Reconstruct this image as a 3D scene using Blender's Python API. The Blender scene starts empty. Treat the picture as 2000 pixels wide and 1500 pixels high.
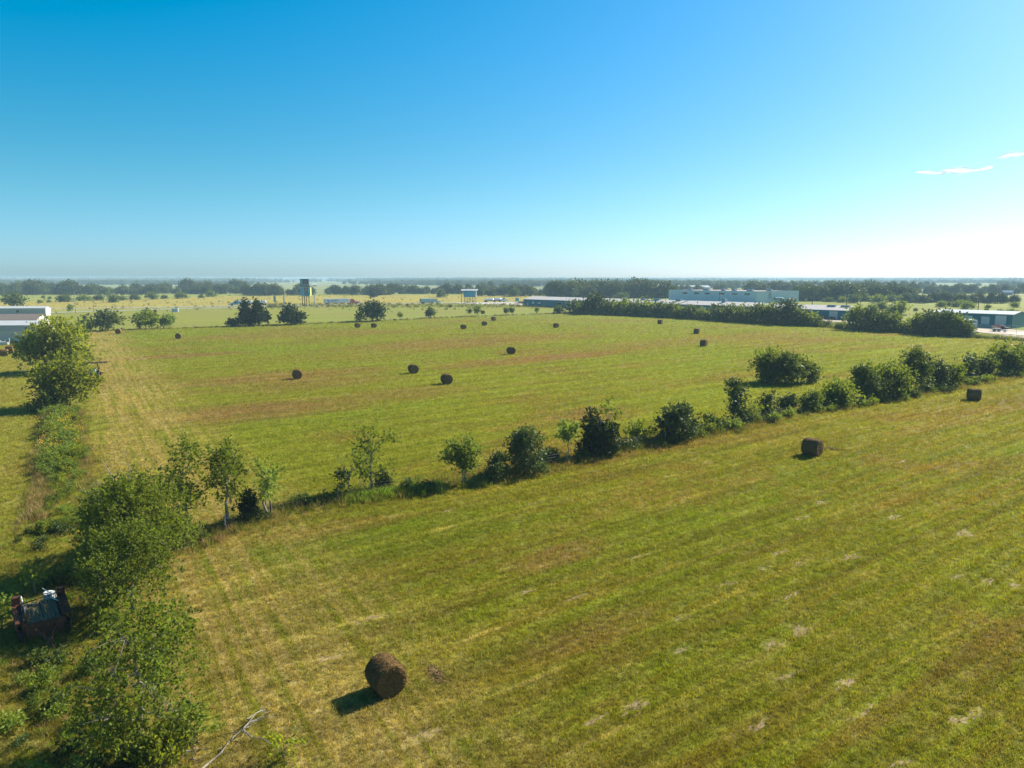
import bpy, math, random
import numpy as np
from mathutils import Vector, Matrix

R = math.radians
HAZE_D = 2.0e-4
SC = bpy.context.scene
COL = SC.collection

# ------------------------------------------------------------------ camera, sky, sun, exposure
F, H0, HZ = 1388.0, 19.0, 543.0           # focal length (px of a 2000 px wide photo), camera height, horizon row
PITCH = math.atan((750 - HZ) / F)
cd = bpy.data.cameras.new("camera")
cam = bpy.data.objects.new("camera", cd)
COL.objects.link(cam)
cam.location = (0, 0, H0)
cam.rotation_euler = (R(90) - PITCH, 0, 0)
cd.sensor_width = 36.0
cd.lens = F / 2000 * 36.0
cd.clip_start = 0.5
cd.clip_end = 90000
SC.camera = cam

SUN_AZ, SUN_EL = R(36), R(34)             # azimuth measured from +X towards +Y
SD = Vector((math.cos(SUN_AZ) * math.cos(SUN_EL), math.sin(SUN_AZ) * math.cos(SUN_EL), math.sin(SUN_EL)))
w = bpy.data.worlds.new("World")
SC.world = w
w.use_nodes = True
nt = w.node_tree
nt.nodes.clear()
sky = nt.nodes.new("ShaderNodeTexSky")
sky.sky_type = 'NISHITA'
sky.sun_disc = False
sky.sun_elevation = SUN_EL
sky.sun_rotation = R(90) - SUN_AZ
sky.altitude = 0
sky.air_density = 0.8
sky.dust_density = 0.5
sky.ozone_density = 6.0
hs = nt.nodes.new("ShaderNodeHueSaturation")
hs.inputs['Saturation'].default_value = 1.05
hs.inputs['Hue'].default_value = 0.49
sub = nt.nodes.new("ShaderNodeMix")                  # red subtracted to deepen the blue of the visible sky
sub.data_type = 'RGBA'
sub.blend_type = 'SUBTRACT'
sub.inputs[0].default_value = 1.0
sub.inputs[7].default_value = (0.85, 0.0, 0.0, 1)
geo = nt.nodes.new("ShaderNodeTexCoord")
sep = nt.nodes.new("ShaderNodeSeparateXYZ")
tint = nt.nodes.new("ShaderNodeValToRGB")            # sky tint by elevation; unseen upper stop greyed to neutralise shadow fill
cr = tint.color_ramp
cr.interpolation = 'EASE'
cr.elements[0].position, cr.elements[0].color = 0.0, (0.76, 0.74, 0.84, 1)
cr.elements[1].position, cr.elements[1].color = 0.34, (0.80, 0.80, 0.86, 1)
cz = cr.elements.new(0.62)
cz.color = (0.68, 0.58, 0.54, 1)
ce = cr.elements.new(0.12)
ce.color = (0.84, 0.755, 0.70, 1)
mul = nt.nodes.new("ShaderNodeMix")
mul.data_type = 'RGBA'
mul.blend_type = 'MULTIPLY'
mul.inputs[0].default_value = 1.0
bg = nt.nodes.new("ShaderNodeBackground")
bg.inputs['Strength'].default_value = 0.084
wo = nt.nodes.new("ShaderNodeOutputWorld")
nt.links.new(geo.outputs['Generated'], sep.inputs[0])
nt.links.new(sep.outputs[2], tint.inputs[0])
hi = nt.nodes.new("ShaderNodeMapRange")              # subtracts less red in the unseen high sky, for neutral fill in shadows
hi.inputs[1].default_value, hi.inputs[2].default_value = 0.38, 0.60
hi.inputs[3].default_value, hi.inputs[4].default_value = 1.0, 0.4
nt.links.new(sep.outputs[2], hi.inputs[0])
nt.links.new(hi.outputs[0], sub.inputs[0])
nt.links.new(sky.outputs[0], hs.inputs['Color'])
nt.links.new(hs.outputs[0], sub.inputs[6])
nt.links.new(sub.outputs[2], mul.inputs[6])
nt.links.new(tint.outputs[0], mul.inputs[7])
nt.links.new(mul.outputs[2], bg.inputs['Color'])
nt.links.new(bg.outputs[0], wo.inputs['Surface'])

sl = bpy.data.lights.new("sun", 'SUN')
sl.energy = 5.0
sl.angle = R(0.5)
sl.color = (1.0, 0.92, 0.78)
so = bpy.data.objects.new("sun", sl)
COL.objects.link(so)
so.rotation_euler = SD.to_track_quat('Z', 'Y').to_euler()

SC.view_settings.view_transform = 'Standard'
SC.view_settings.look = 'None'
SC.view_settings.exposure = 1.25
SC.view_settings.gamma = 1.0
SC.render.engine = 'CYCLES'
cy = SC.cycles
cy.use_denoising = True
cy.denoiser = 'OPENIMAGEDENOISE'
cy.denoising_input_passes = 'RGB_ALBEDO_NORMAL'
cy.denoising_prefilter = 'NONE'
cy.use_adaptive_sampling = True
cy.adaptive_threshold = 0.006
cy.sample_clamp_indirect = 4.0
cy.max_bounces = 6
cy.diffuse_bounces = 2
cy.glossy_bounces = 1
cy.transmission_bounces = 3
cy.transparent_max_bounces = 6
cy.volume_bounces = 0
cy.caustics_reflective = False
cy.caustics_refractive = False

# ------------------------------------------------------------------ placing helpers
CP, SP = math.cos(PITCH), math.sin(PITCH)


def G(px, py):
    """ground point seen at a pixel of the 2000 x 1500 photograph"""
    X = (px - 1000) / F
    Y = (750 - py) / F
    dy = CP + Y * SP
    dz = -SP + Y * CP
    t = -H0 / dz
    return (X * t, dy * t)


def depth(x, y, z=0.0):
    return y * CP + (H0 - z) * SP


def HT(px, py, ptop):
    gx, gy = G(px, py)
    Y = (750 - ptop) / F
    return H0 + (-SP + Y * CP) * gy / (CP + Y * SP)


# ------------------------------------------------------------------ tags
def tag(o, label=None, cat=None, group=None, kind=None):
    if label: o['label'] = label
    if cat: o['category'] = cat
    if group: o['group'] = group
    if kind: o['kind'] = kind
    return o


def empty(name, loc, rz=0.0, label=None, cat=None, group=None):
    o = bpy.data.objects.new(name, None)
    o.empty_display_size = 0.5
    COL.objects.link(o)
    o.location = loc
    o.rotation_euler = (0, 0, rz)
    return tag(o, label, cat, group)


def copy_tree(o, parent=None):
    c = o.copy()
    COL.objects.link(c)
    if parent is not None:
        c.parent = parent
    for ch in list(o.children):
        copy_tree(ch, c)
    return c


ORD = ['first', 'second', 'third', 'fourth', 'fifth', 'sixth', 'seventh', 'eighth', 'ninth', 'tenth', 'eleventh', 'twelfth',
       'thirteenth', 'fourteenth', 'fifteenth', 'sixteenth', 'seventeenth', 'eighteenth', 'nineteenth', 'twentieth',
       'twenty-first', 'twenty-second', 'twenty-third', 'twenty-fourth', 'twenty-fifth', 'twenty-sixth', 'twenty-seventh',
       'twenty-eighth', 'twenty-ninth', 'thirtieth']


# ------------------------------------------------------------------ mesh builder
class MB:
    def __init__(s):
        s.v = []
        s.f = []
        s.m = []
        s.mi = 0

    def quad(s, a, b, c, d):
        n = len(s.v)
        s.v += [tuple(a), tuple(b), tuple(c), tuple(d)]
        s.f.append((n, n + 1, n + 2, n + 3))
        s.m.append(s.mi)

    def poly(s, pts):
        n = len(s.v)
        s.v += [tuple(p) for p in pts]
        s.f.append(tuple(range(n, n + len(pts))))
        s.m.append(s.mi)

    def box(s, c, d, rz=0.0, rx=0.0, ry=0.0):
        M = Matrix.Translation(c) @ Matrix.Rotation(rz, 4, 'Z') @ Matrix.Rotation(ry, 4, 'Y') @ Matrix.Rotation(rx, 4, 'X')
        x, y, z = d[0] / 2, d[1] / 2, d[2] / 2
        P = [M @ Vector(p) for p in ((-x, -y, -z), (x, -y, -z), (x, y, -z), (-x, y, -z), (-x, -y, z), (x, -y, z), (x, y, z), (-x, y, z))]
        n = len(s.v)
        s.v += [tuple(p) for p in P]
        for q in ((0, 3, 2, 1), (4, 5, 6, 7), (0, 1, 5, 4), (1, 2, 6, 5), (2, 3, 7, 6), (3, 0, 4, 7)):
            s.f.append(tuple(n + i for i in q))
            s.m.append(s.mi)

    def tube(s, pts, rad, k=6, cap=True):
        pts = [Vector(p) for p in pts]
        if not isinstance(rad, (list, tuple)):
            rad = [rad] * len(pts)
        n0 = len(s.v)
        for i, p in enumerate(pts):
            a = pts[max(i - 1, 0)]
            b = pts[min(i + 1, len(pts) - 1)]
            t = (b - a)
            if t.length < 1e-9: t = Vector((0, 0, 1))
            t.normalize()
            u = t.cross(Vector((0.3, 0.9, 0.12)))
            if u.length < 1e-3: u = t.cross(Vector((1, 0, 0)))
            u.normalize()
            v = t.cross(u)
            for j in range(k):
                an = 2 * math.pi * j / k
                s.v.append(tuple(p + (u * math.cos(an) + v * math.sin(an)) * rad[i]))
        for i in range(len(pts) - 1):
            for j in range(k):
                a = n0 + i * k + j
                b = n0 + i * k + (j + 1) % k
                s.f.append((a, b, b + k, a + k))
                s.m.append(s.mi)
        if cap:
            s.f.append(tuple(n0 + j for j in range(k))[::-1])
            s.m.append(s.mi)
            e = n0 + (len(pts) - 1) * k
            s.f.append(tuple(e + j for j in range(k)))
            s.m.append(s.mi)

    def cyl(s, a, b, r, k=12):
        s.tube([a, b], r, k)

    def extrude(s, prof, y0, y1):
        """profile in (x, z), extruded along y"""
        n = len(prof)
        s.poly([(p[0], y0, p[1]) for p in prof])
        s.poly([(p[0], y1, p[1]) for p in prof][::-1])
        for i in range(n):
            a, b = prof[i], prof[(i + 1) % n]
            s.quad((b[0], y0, b[1]), (a[0], y0, a[1]), (a[0], y1, a[1]), (b[0], y1, b[1]))

    def build(s, name, mats, parent=None, smooth=False):
        me = bpy.data.meshes.new(name)
        me.from_pydata(s.v, [], s.f)
        if not isinstance(mats, (list, tuple)): mats = [mats]
        for m in mats: me.materials.append(m)
        if len(mats) > 1:
            me.polygons.foreach_set('material_index', s.m)
        if smooth:
            me.polygons.foreach_set('use_smooth', [True] * len(me.polygons))
        me.update()
        o = bpy.data.objects.new(name, me)
        COL.objects.link(o)
        if parent is not None: o.parent = parent
        return o


def np_mesh(name, V, rnd, mat, extra=None):
    """V: (N,4,3) loose quads; rnd: (N,) face value; extra: (verts, faces) of a core"""
    N = V.shape[0]
    verts = V.reshape(-1, 3).astype(np.float32)
    loops = np.arange(N * 4, dtype=np.int32)
    starts = np.arange(0, N * 4, 4, dtype=np.int32)
    tot = np.full(N, 4, dtype=np.int32)
    if extra is not None:
        ev, ef = extra
        b = len(verts)
        verts = np.vstack([verts, ev.astype(np.float32)])
        loops = np.concatenate([loops, (ef + b).ravel().astype(np.int32)])
        starts = np.concatenate([starts, N * 4 + np.arange(0, len(ef) * 3, 3, dtype=np.int32)])
        tot = np.concatenate([tot, np.full(len(ef), 3, dtype=np.int32)])
        rnd = np.concatenate([rnd, np.full(len(ef), 0.3)])
    me = bpy.data.meshes.new(name)
    me.vertices.add(len(verts))
    me.vertices.foreach_set('co', verts.ravel())
    me.loops.add(len(loops))
    me.loops.foreach_set('vertex_index', loops)
    me.polygons.add(len(starts))
    me.polygons.foreach_set('loop_start', starts)
    me.polygons.foreach_set('loop_total', tot)
    at = me.attributes.new('rnd', 'FLOAT', 'FACE')
    at.data.foreach_set('value', rnd.astype(np.float32))
    me.materials.append(mat)
    me.update(calc_edges=True)
    return me


def link(name, me, parent=None):
    o = bpy.data.objects.new(name, me)
    COL.objects.link(o)
    if parent is not None: o.parent = parent
    return o


# ------------------------------------------------------------------ materials
def N(nt, typ, **kw):
    n = nt.nodes.new(typ)
    for k, v in kw.items():
        setattr(n, k, v)
    return n


def rgba(c):
    return (c[0], c[1], c[2], 1.0)


def noise(nt, vec, scale=1.0, detail=4.0, rough=0.55, dist=0.0):
    n = N(nt, "ShaderNodeTexNoise")
    n.inputs['Scale'].default_value = scale
    n.inputs['Detail'].default_value = detail
    n.inputs['Roughness'].default_value = rough
    n.inputs['Distortion'].default_value = dist
    nt.links.new(vec, n.inputs['Vector'])
    return n.outputs['Fac']


def ramp(nt, fac, lo, hi, a=0.0, b=1.0):
    n = N(nt, "ShaderNodeMapRange")
    n.clamp = True
    n.inputs[1].default_value = lo
    n.inputs[2].default_value = hi
    n.inputs[3].default_value = a
    n.inputs[4].default_value = b
    nt.links.new(fac, n.inputs[0])
    return n.outputs[0]


def mixc(nt, fac, a, b, mode='MIX'):
    n = N(nt, "ShaderNodeMix", data_type='RGBA', blend_type=mode)
    for sock, val in ((n.inputs[0], fac), (n.inputs[6], a), (n.inputs[7], b)):
        if isinstance(val, (int, float)): sock.default_value = val
        elif isinstance(val, tuple): sock.default_value = rgba(val)
        else: nt.links.new(val, sock)
    return n.outputs[2]


def mth(nt, op, a, b=None, c=None):
    n = N(nt, "ShaderNodeMath", operation=op)
    for i, v in enumerate((a, b, c)):
        if v is None: continue
        if isinstance(v, (int, float)): n.inputs[i].default_value = v
        else: nt.links.new(v, n.inputs[i])
    return n.outputs[0]


def mapping(nt, vec, scale=(1, 1, 1), rz=0.0):
    n = N(nt, "ShaderNodeMapping")
    n.inputs['Scale'].default_value = scale
    n.inputs['Rotation'].default_value = (0, 0, rz)
    nt.links.new(vec, n.inputs['Vector'])
    return n.outputs[0]


def new_mat(name):
    m = bpy.data.materials.new(name)
    m.use_nodes = True
    m.node_tree.nodes.clear()
    out = N(m.node_tree, "ShaderNodeOutputMaterial")
    return m, m.node_tree, out


def mat(name, base, rough=0.7, metal=0.0, var=0.25, scale=3.0, second=None, stretch=(1, 1, 1), bump=0.0, spec=0.3):
    m, nt, out = new_mat(name)
    tc = N(nt, "ShaderNodeTexCoord").outputs['Object']
    v = mapping(nt, tc, stretch)
    nf = noise(nt, v, scale, 5, 0.6)
    second = second or tuple(c * (1 - var) for c in base)
    col = mixc(nt, ramp(nt, nf, 0.35, 0.65), base, second)
    p = N(nt, "ShaderNodeBsdfPrincipled")
    p.inputs['Roughness'].default_value = rough
    p.inputs['Metallic'].default_value = metal
    p.inputs['Specular IOR Level'].default_value = spec
    nt.links.new(col, p.inputs['Base Color'])
    if bump:
        b = N(nt, "ShaderNodeBump")
        b.inputs['Strength'].default_value = bump
        b.inputs['Distance'].default_value = 0.05
        nt.links.new(nf, b.inputs['Height'])
        nt.links.new(b.outputs[0], p.inputs['Normal'])
    nt.links.new(p.outputs[0], out.inputs['Surface'])
    return m


def metal_sheet(name, base, period=0.3, rough=0.5, axis='X', stain=(0.5, 0.45, 0.4), st=0.3, metal=0.0):
    m, nt, out = new_mat(name)
    tc = N(nt, "ShaderNodeTexCoord").outputs['Object']
    wv = N(nt, "ShaderNodeTexWave", wave_type='BANDS', bands_direction=axis)
    wv.inputs['Scale'].default_value = 1.0 / period / 2
    nt.links.new(tc, wv.inputs['Vector'])
    nf = noise(nt, mapping(nt, tc, (1, 1, 0.25)), 0.5, 6, 0.65)
    c = mixc(nt, ramp(nt, nf, 0.45, 0.75, 0, st), base, stain)
    p = N(nt, "ShaderNodeBsdfPrincipled")
    p.inputs['Roughness'].default_value = rough
    p.inputs['Metallic'].default_value = metal
    p.inputs['Specular IOR Level'].default_value = 0.15
    b = N(nt, "ShaderNodeBump")
    b.inputs['Strength'].default_value = 0.35
    b.inputs['Distance'].default_value = 0.03
    nt.links.new(wv.outputs['Fac'], b.inputs['Height'])
    nt.links.new(b.outputs[0], p.inputs['Normal'])
    nt.links.new(c, p.inputs['Base Color'])
    nt.links.new(p.outputs[0], out.inputs['Surface'])
    return m


def leaf_mat(name, c1, c2, tr=(0.2, 0.3, 0.03), tf=0.35, spec=0.35, ov=0.25):
    m, nt, out = new_mat(name)
    a = N(nt, "ShaderNodeAttribute", attribute_name='rnd', attribute_type='GEOMETRY')
    oi = N(nt, "ShaderNodeObjectInfo")
    c = mixc(nt, a.outputs['Fac'], c1, c2)
    gp = N(nt, "ShaderNodeNewGeometry").outputs['Position']
    lum = noise(nt, gp, 0.35, 2, 0.5)
    c = mixc(nt, ramp(nt, lum, 0.3, 0.7, 0.0, 0.35), c, (c1[0] * 1.4 + 0.01, c1[1] * 1.15 + 0.005, c1[2]))
    val = ramp(nt, oi.outputs['Random'], 0, 1, (1 - ov), (1 + ov))
    hsv = N(nt, "ShaderNodeHueSaturation")
    nt.links.new(val, hsv.inputs['Value'])
    nt.links.new(c, hsv.inputs['Color'])
    p = N(nt, "ShaderNodeBsdfPrincipled")
    p.inputs['Roughness'].default_value = 0.6
    p.inputs['Specular IOR Level'].default_value = spec * .5
    nt.links.new(hsv.outputs[0], p.inputs['Base Color'])
    t = N(nt, "ShaderNodeBsdfTranslucent")
    tc2 = mixc(nt, 1.0, hsv.outputs[0], (tr[0] / max(c1[0], .01), tr[1] / max(c1[1], .01), tr[2] / max(c1[2], .01)), 'MULTIPLY')
    tmix = mixc(nt, 0.5, tc2, tr)
    nt.links.new(tmix, t.inputs['Color'])
    ms = N(nt, "ShaderNodeMixShader")
    ms.inputs[0].default_value = tf
    nt.links.new(p.outputs[0], ms.inputs[1])
    nt.links.new(t.outputs[0], ms.inputs[2])
    nt.links.new(ms.outputs[0], out.inputs['Surface'])
    return m


LP = Vector(G(130, 850) + (0,))                 # a point on the left fence line
LN = Vector((math.sin(R(58.4)), math.cos(R(58.4)), 0))   # its normal, pointing to the hay field


ALB = 1.02


def field_color(nt, a, b, dry, brown, brown_amt=0.6, lane=False, bare=0.6, ang=36.0, far_green=None, swath=0, patches=()):
    """grass colour from world position: mowing streaks, blotches, dry scraps, fine grain"""
    pos = N(nt, "ShaderNodeNewGeometry").outputs['Position']
    U = mapping(nt, pos, (1, 1, 0), rz=-R(ang))
    big = noise(nt, mapping(nt, U, (0.014, 0.05, 1)), 1, 4, 0.6, 0.5)
    c = mixc(nt, ramp(nt, big, 0.35, 0.65), a, b)
    rows = noise(nt, mapping(nt, U, (0.03, 0.85, 1)), 1, 3, 0.6, 0.3)
    c = mixc(nt, ramp(nt, rows, 0.44, 0.6, 0, 0.75), c, (a[0] * 1.25, a[1] * 0.85, a[2] * 1.6))
    mid = noise(nt, pos, 0.45, 6, 0.65)
    c = mixc(nt, ramp(nt, mid, 0.42, 0.68, 0, 0.55), c, (dry[0] * .62, dry[1] * .66, dry[2] * .5))
    if far_green:
        sp = N(nt, "ShaderNodeSeparateXYZ")
        nt.links.new(U, sp.inputs[0])
        c = mixc(nt, ramp(nt, noise(nt, mapping(nt, U, (0.01, 0.03, 1)), 1, 3, 0.6), 0.5, 0.62, 0, 0.6), c, far_green)
    if far_green:
        c = mixc(nt, ramp(nt, mth(nt, 'SUBTRACT', sp.outputs[1], mth(nt, 'MULTIPLY', noise(nt, pos, 0.02, 2, .5), 8)), 50, 62, 0, .5), c, (0.185, 0.225, 0.017))
    br = noise(nt, mapping(nt, U, (0.028, 0.055, 1)), 1, 6, 0.68, 0.6)
    br2 = noise(nt, pos, 0.9, 4, 0.7)
    fac = mth(nt, 'MULTIPLY', ramp(nt, br, 0.51, 0.60, 0, brown_amt), ramp(nt, br2, 0.3, 0.6, 0.3, 1.0))
    c = mixc(nt, fac, c, brown)
    if patches:
        mx = None
        wob = mth(nt, 'MULTIPLY', mth(nt, 'SUBTRACT', noise(nt, mapping(nt, U, (0.12, 0.35, 1)), 1, 5, .7), .5), 2.0)
        for (px_, py_, ax, ay, st_) in patches:
            gx, gy = G(px_, py_)
            ca, sa = math.cos(R(ang)), math.sin(R(ang))
            uu, vv = gx * ca + gy * sa, -gx * sa + gy * ca
            mp = N(nt, "ShaderNodeMapping")
            mp.inputs['Location'].default_value = (-uu / ax, -vv / ay, 0)
            mp.inputs['Scale'].default_value = (1 / ax, 1 / ay, 0)
            nt.links.new(U, mp.inputs['Vector'])
            ln_ = N(nt, "ShaderNodeVectorMath", operation='LENGTH')
            nt.links.new(mp.outputs[0], ln_.inputs[0])
            e_ = ramp(nt, mth(nt, 'ADD', ln_.outputs['Value'], wob), 0.6, 1.4, st_, 0)
            mx = e_ if mx is None else mth(nt, 'MAXIMUM', mx, e_)
        c = mixc(nt, mth(nt, 'MULTIPLY', mx, ramp(nt, br2, 0.3, 0.6, 0.45, 1.0)), c, (0.215, 0.118, 0.06))
    if bare:
        sc = noise(nt, mapping(nt, U, (0.16, 0.75, 1)), 1, 6, 0.68, 0.4)
        sc2 = noise(nt, mapping(nt, U, (0.02, 0.04, 1)), 1, 2, 0.5)
        f2 = mth(nt, 'MULTIPLY', ramp(nt, sc, 0.60, 0.68, 0, bare), ramp(nt, sc2, 0.4, 0.6, 0.15, 1.0))
        c = mixc(nt, f2, c, dry)
    if swath:
        su = N(nt, "ShaderNodeSeparateXYZ")
        nt.links.new(U, su.inputs[0])
        wv = mth(nt, 'ADD', mth(nt, 'DIVIDE', su.outputs[1], swath), mth(nt, 'MULTIPLY', noise(nt, mapping(nt, U, (0.02, 0.02, 1)), 1, 2, .5), 1.6))
        fr = mth(nt, 'ABSOLUTE', mth(nt, 'SUBTRACT', mth(nt, 'FRACT', wv), 0.5))
        ln = ramp(nt, fr, 0.0, 0.07, 1.0, 0.0)
        ln2 = ramp(nt, noise(nt, mapping(nt, U, (0.22, 0.9, 1)), 1, 5, .7), 0.52, 0.64)
        c = mixc(nt, mth(nt, 'MULTIPLY', mth(nt, 'MULTIPLY', ln, ln2), 0.75), c, dry)
        dk = ramp(nt, mth(nt, 'ABSOLUTE', mth(nt, 'SUBTRACT', mth(nt, 'FRACT', mth(nt, 'ADD', wv, 0.42)), 0.5)), 0.0, 0.22, 0.3, 0.0)
        c = mixc(nt, dk, c, (a[0] * .62, a[1] * .62, a[2]))
    if lane:
        vm = N(nt, "ShaderNodeVectorMath", operation='DOT_PRODUCT')
        nt.links.new(pos, vm.inputs[0])
        vm.inputs[1].default_value = LN
        d = mth(nt, 'SUBTRACT', vm.outputs['Value'], LP.dot(LN))
        wob = noise(nt, pos, 0.08, 2, 0.5)
        d = mth(nt, 'ADD', d, mth(nt, 'MULTIPLY', mth(nt, 'SUBTRACT', wob, 0.5), 8.0))
        m1 = mth(nt, 'MULTIPLY', ramp(nt, d, 1.5, 4.5), ramp(nt, d, 11, 19, 1, 0))
        tr = noise(nt, mapping(nt, mapping(nt, pos, (1, 1, 0), rz=R(58.4)), (0.05, 1.3, 1)), 1, 3, 0.6)
        m1 = mth(nt, 'MULTIPLY', m1, ramp(nt, tr, 0.38, 0.56, 0.12, 0.85))
        c = mixc(nt, m1, c, (dry[0] * .8, dry[1] * .78, dry[2] * .85))
        c = mixc(nt, ramp(nt, d, -1.5, -5.5, 0, .4), c, (0.27, 0.245, 0.055))
    fine = noise(nt, pos, 4.0, 5, 0.75)
    g = ramp(nt, fine, 0.32, 0.68, 0.6, 1.35)
    if lane:
        g = mth(nt, 'MULTIPLY', g, ramp(nt, noise(nt, mapping(nt, U, (0.035, 1.5, 1)), 1, 2, .5), 0.38, 0.62, 0.82, 1.15))
    g = mth(nt, 'MULTIPLY', g, ALB)
    gm = N(nt, "ShaderNodeCombineColor")
    for i in range(3): nt.links.new(g, gm.inputs[i])
    return mixc(nt, 1.0, c, gm.outputs[0], 'MULTIPLY'), pos


def field_mat(name, *args, sheen=0.0, **kw):
    m, nt, out = new_mat(name)
    c, pos = field_color(nt, *args, **kw)
    p = N(nt, "ShaderNodeBsdfPrincipled")
    p.inputs['Roughness'].default_value = 0.95
    p.inputs['Specular IOR Level'].default_value = 0.08
    c = mixc(nt, 1.0, c, (.88, .88, .88), 'MULTIPLY') if kw.get('lane') else c  # hay ground colour darkened to match the shading among grass tufts
    p.inputs['Sheen Weight'].default_value = sheen
    p.inputs['Sheen Roughness'].default_value = 0.4
    p.inputs['Sheen Tint'].default_value = (0.85, 0.95, 0.2, 1)
    nt.links.new(c, p.inputs['Base Color'])
    b = N(nt, "ShaderNodeBump")
    b.inputs['Strength'].default_value = 0.9
    b.inputs['Distance'].default_value = 0.12
    hsum = mth(nt, 'ADD', noise(nt, pos, 3.2, 4, 0.7), noise(nt, pos, 0.6, 3, 0.6))
    nt.links.new(hsum, b.inputs['Height'])
    nt.links.new(b.outputs[0], p.inputs['Normal'])
    nt.links.new(p.outputs[0], out.inputs['Surface'])
    return m


def tuft_mat(name, *args, tf=0.45, gain=1.2, var=0.35, **kw):
    m, nt, out = new_mat(name)
    c, pos = field_color(nt, *args, **kw)
    oi = N(nt, "ShaderNodeObjectInfo").outputs['Random']
    c = mixc(nt, ramp(nt, oi, 0.55, 1.0, 0, var), c, (0.33, 0.26, 0.07))
    hsv = N(nt, "ShaderNodeHueSaturation")
    fr = mth(nt, 'FRACT', mth(nt, 'MULTIPLY', oi, 37.7))
    nt.links.new(ramp(nt, fr, 0, 1, gain * 0.65, gain * 1.4), hsv.inputs['Value'])
    nt.links.new(c, hsv.inputs['Color'])
    d = N(nt, "ShaderNodeBsdfDiffuse")
    t = N(nt, "ShaderNodeBsdfTranslucent")
    ms = N(nt, "ShaderNodeMixShader")
    ms.inputs[0].default_value = tf
    nt.links.new(hsv.outputs[0], d.inputs[0])
    nt.links.new(mixc(nt, 1.0, hsv.outputs[0], (1.35, 1.3, .5), 'MULTIPLY'), t.inputs[0])
    nt.links.new(d.outputs[0], ms.inputs[1])
    nt.links.new(t.outputs[0], ms.inputs[2])
    nt.links.new(ms.outputs[0], out.inputs['Surface'])
    return m


HAY = ((0.128, 0.152, 0.009), (0.166, 0.180, 0.009), (0.39, 0.315, 0.11), (0.20, 0.115, 0.045))
M = {}
BROWN = [(1090, 698, 18.8, 6.2, 0.95), (985, 708, 16.2, 5.8, 0.8), (900, 670, 37.5, 14.4, 0.75), (1020, 662, 30.0, 9.6, 0.6), (545, 738, 20.0, 7.2, 0.8), (620, 750, 15.0, 7.2, 0.55), (530, 803, 13.8, 7.2, 0.75), (340, 697, 17.5, 5.3, 0.8), (1150, 812, 7.5, 4.8, 0.8), (560, 655, 37.5, 12.0, 0.5), (1290, 672, 27.5, 9.6, 0.5), (1450, 660, 27.5, 12.0, 0.55), (1560, 668, 22.5, 9.6, 0.5), (770, 772, 12.5, 6.0, 0.5), (1080, 1090, 4.4, 1.5, 0.6), (1150, 1240, 5.0, 1.2, 0.5)]
M['hay'] = field_mat("hay_field_grass", *HAY, lane=True, swath=5.2, patches=BROWN, far_green=(0.125, 0.185, 0.010))
M['tuft'] = tuft_mat("mown_grass", *HAY, lane=True, swath=5.2, patches=BROWN, tf=0.5, far_green=(0.125, 0.185, 0.010))
M['lawn'] = field_mat("lawn_grass", (0.15, 0.165, 0.018), (0.20, 0.19, 0.03), (0.38, 0.31, 0.16), (0.2, 0.15, 0.07), brown_amt=0.25, bare=0.5, ang=-57)
M['golden'] = field_mat("golden_grass", (0.25, 0.25, 0.03), (0.29, 0.25, 0.045), (0.38, 0.32, 0.12), (0.21, 0.16, 0.05), brown_amt=0.7, bare=0.3, ang=20)
M['verge'] = field_mat("verge_grass", (0.14, 0.20, 0.018), (0.20, 0.21, 0.022), (0.34, 0.28, 0.13), (0.17, 0.12, 0.05), brown_amt=0.5, bare=0.2, ang=25)
M['meadow'] = field_mat("meadow_grass", (0.17, 0.24, 0.03), (0.24, 0.26, 0.04), (0.36, 0.31, 0.15), (0.16, 0.16, 0.05), brown_amt=0.6, bare=0.1, ang=20)
M['pasture'] = field_mat("far_pasture", (0.16, 0.21, 0.06), (0.24, 0.25, 0.10), (0.38, 0.33, 0.18), (0.08, 0.12, 0.03), brown_amt=0.8, bare=0.0, ang=10)
M['weed'] = tuft_mat("weed_green", (0.10, 0.15, 0.02), (0.16, 0.20, 0.03), (0.3, 0.25, 0.1), (0.12, 0.13, 0.03), tf=0.4, gain=1.0, var=0.3)
M['weed_dark'] = tuft_mat("weed_dark_green", (0.05, 0.085, 0.014), (0.09, 0.12, 0.022), (0.2, 0.17, 0.08), (0.1, 0.08, 0.03), tf=0.35, gain=1.0, var=0.15)
M['weed_dry'] = tuft_mat("weed_straw", (0.24, 0.20, 0.08), (0.30, 0.23, 0.11), (0.36, 0.30, 0.16), (0.2, 0.13, 0.06), tf=0.35, gain=1.0, var=0.5)
M['bright'] = tuft_mat("bright_grass", (0.11, 0.22, 0.02), (0.15, 0.27, 0.03), (0.3, 0.28, 0.1), (0.12, 0.2, 0.03), tf=0.5, gain=1.1, var=0.1)

M['leaf'] = leaf_mat("elm_leaf", (0.050, 0.082, 0.009), (0.115, 0.150, 0.012), (0.17, 0.24, 0.018), 0.38)
M['leaf_yellow'] = leaf_mat("mulberry_leaf", (0.075, 0.10, 0.012), (0.17, 0.19, 0.015), (0.26, 0.32, 0.015), 0.42)
M['leaf_light'] = leaf_mat("light_leaf", (0.10, 0.15, 0.022), (0.17, 0.22, 0.032), (0.20, 0.28, 0.03), 0.42)
M['leaf_dark'] = leaf_mat("oak_leaf", (0.036, 0.060, 0.011), (0.085, 0.118, 0.018), (0.12, 0.18, 0.018), 0.25)
M['leaf_vine'] = leaf_mat("vine_leaf", (0.028, 0.052, 0.014), (0.064, 0.10, 0.024), (0.07, 0.11, 0.02), 0.2, spec=0.5)
M['leaf_cedar'] = leaf_mat("cedar_leaf", (0.015, 0.033, 0.009), (0.034, 0.058, 0.014), (0.04, 0.07, 0.015), 0.15, spec=0.2)
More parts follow.
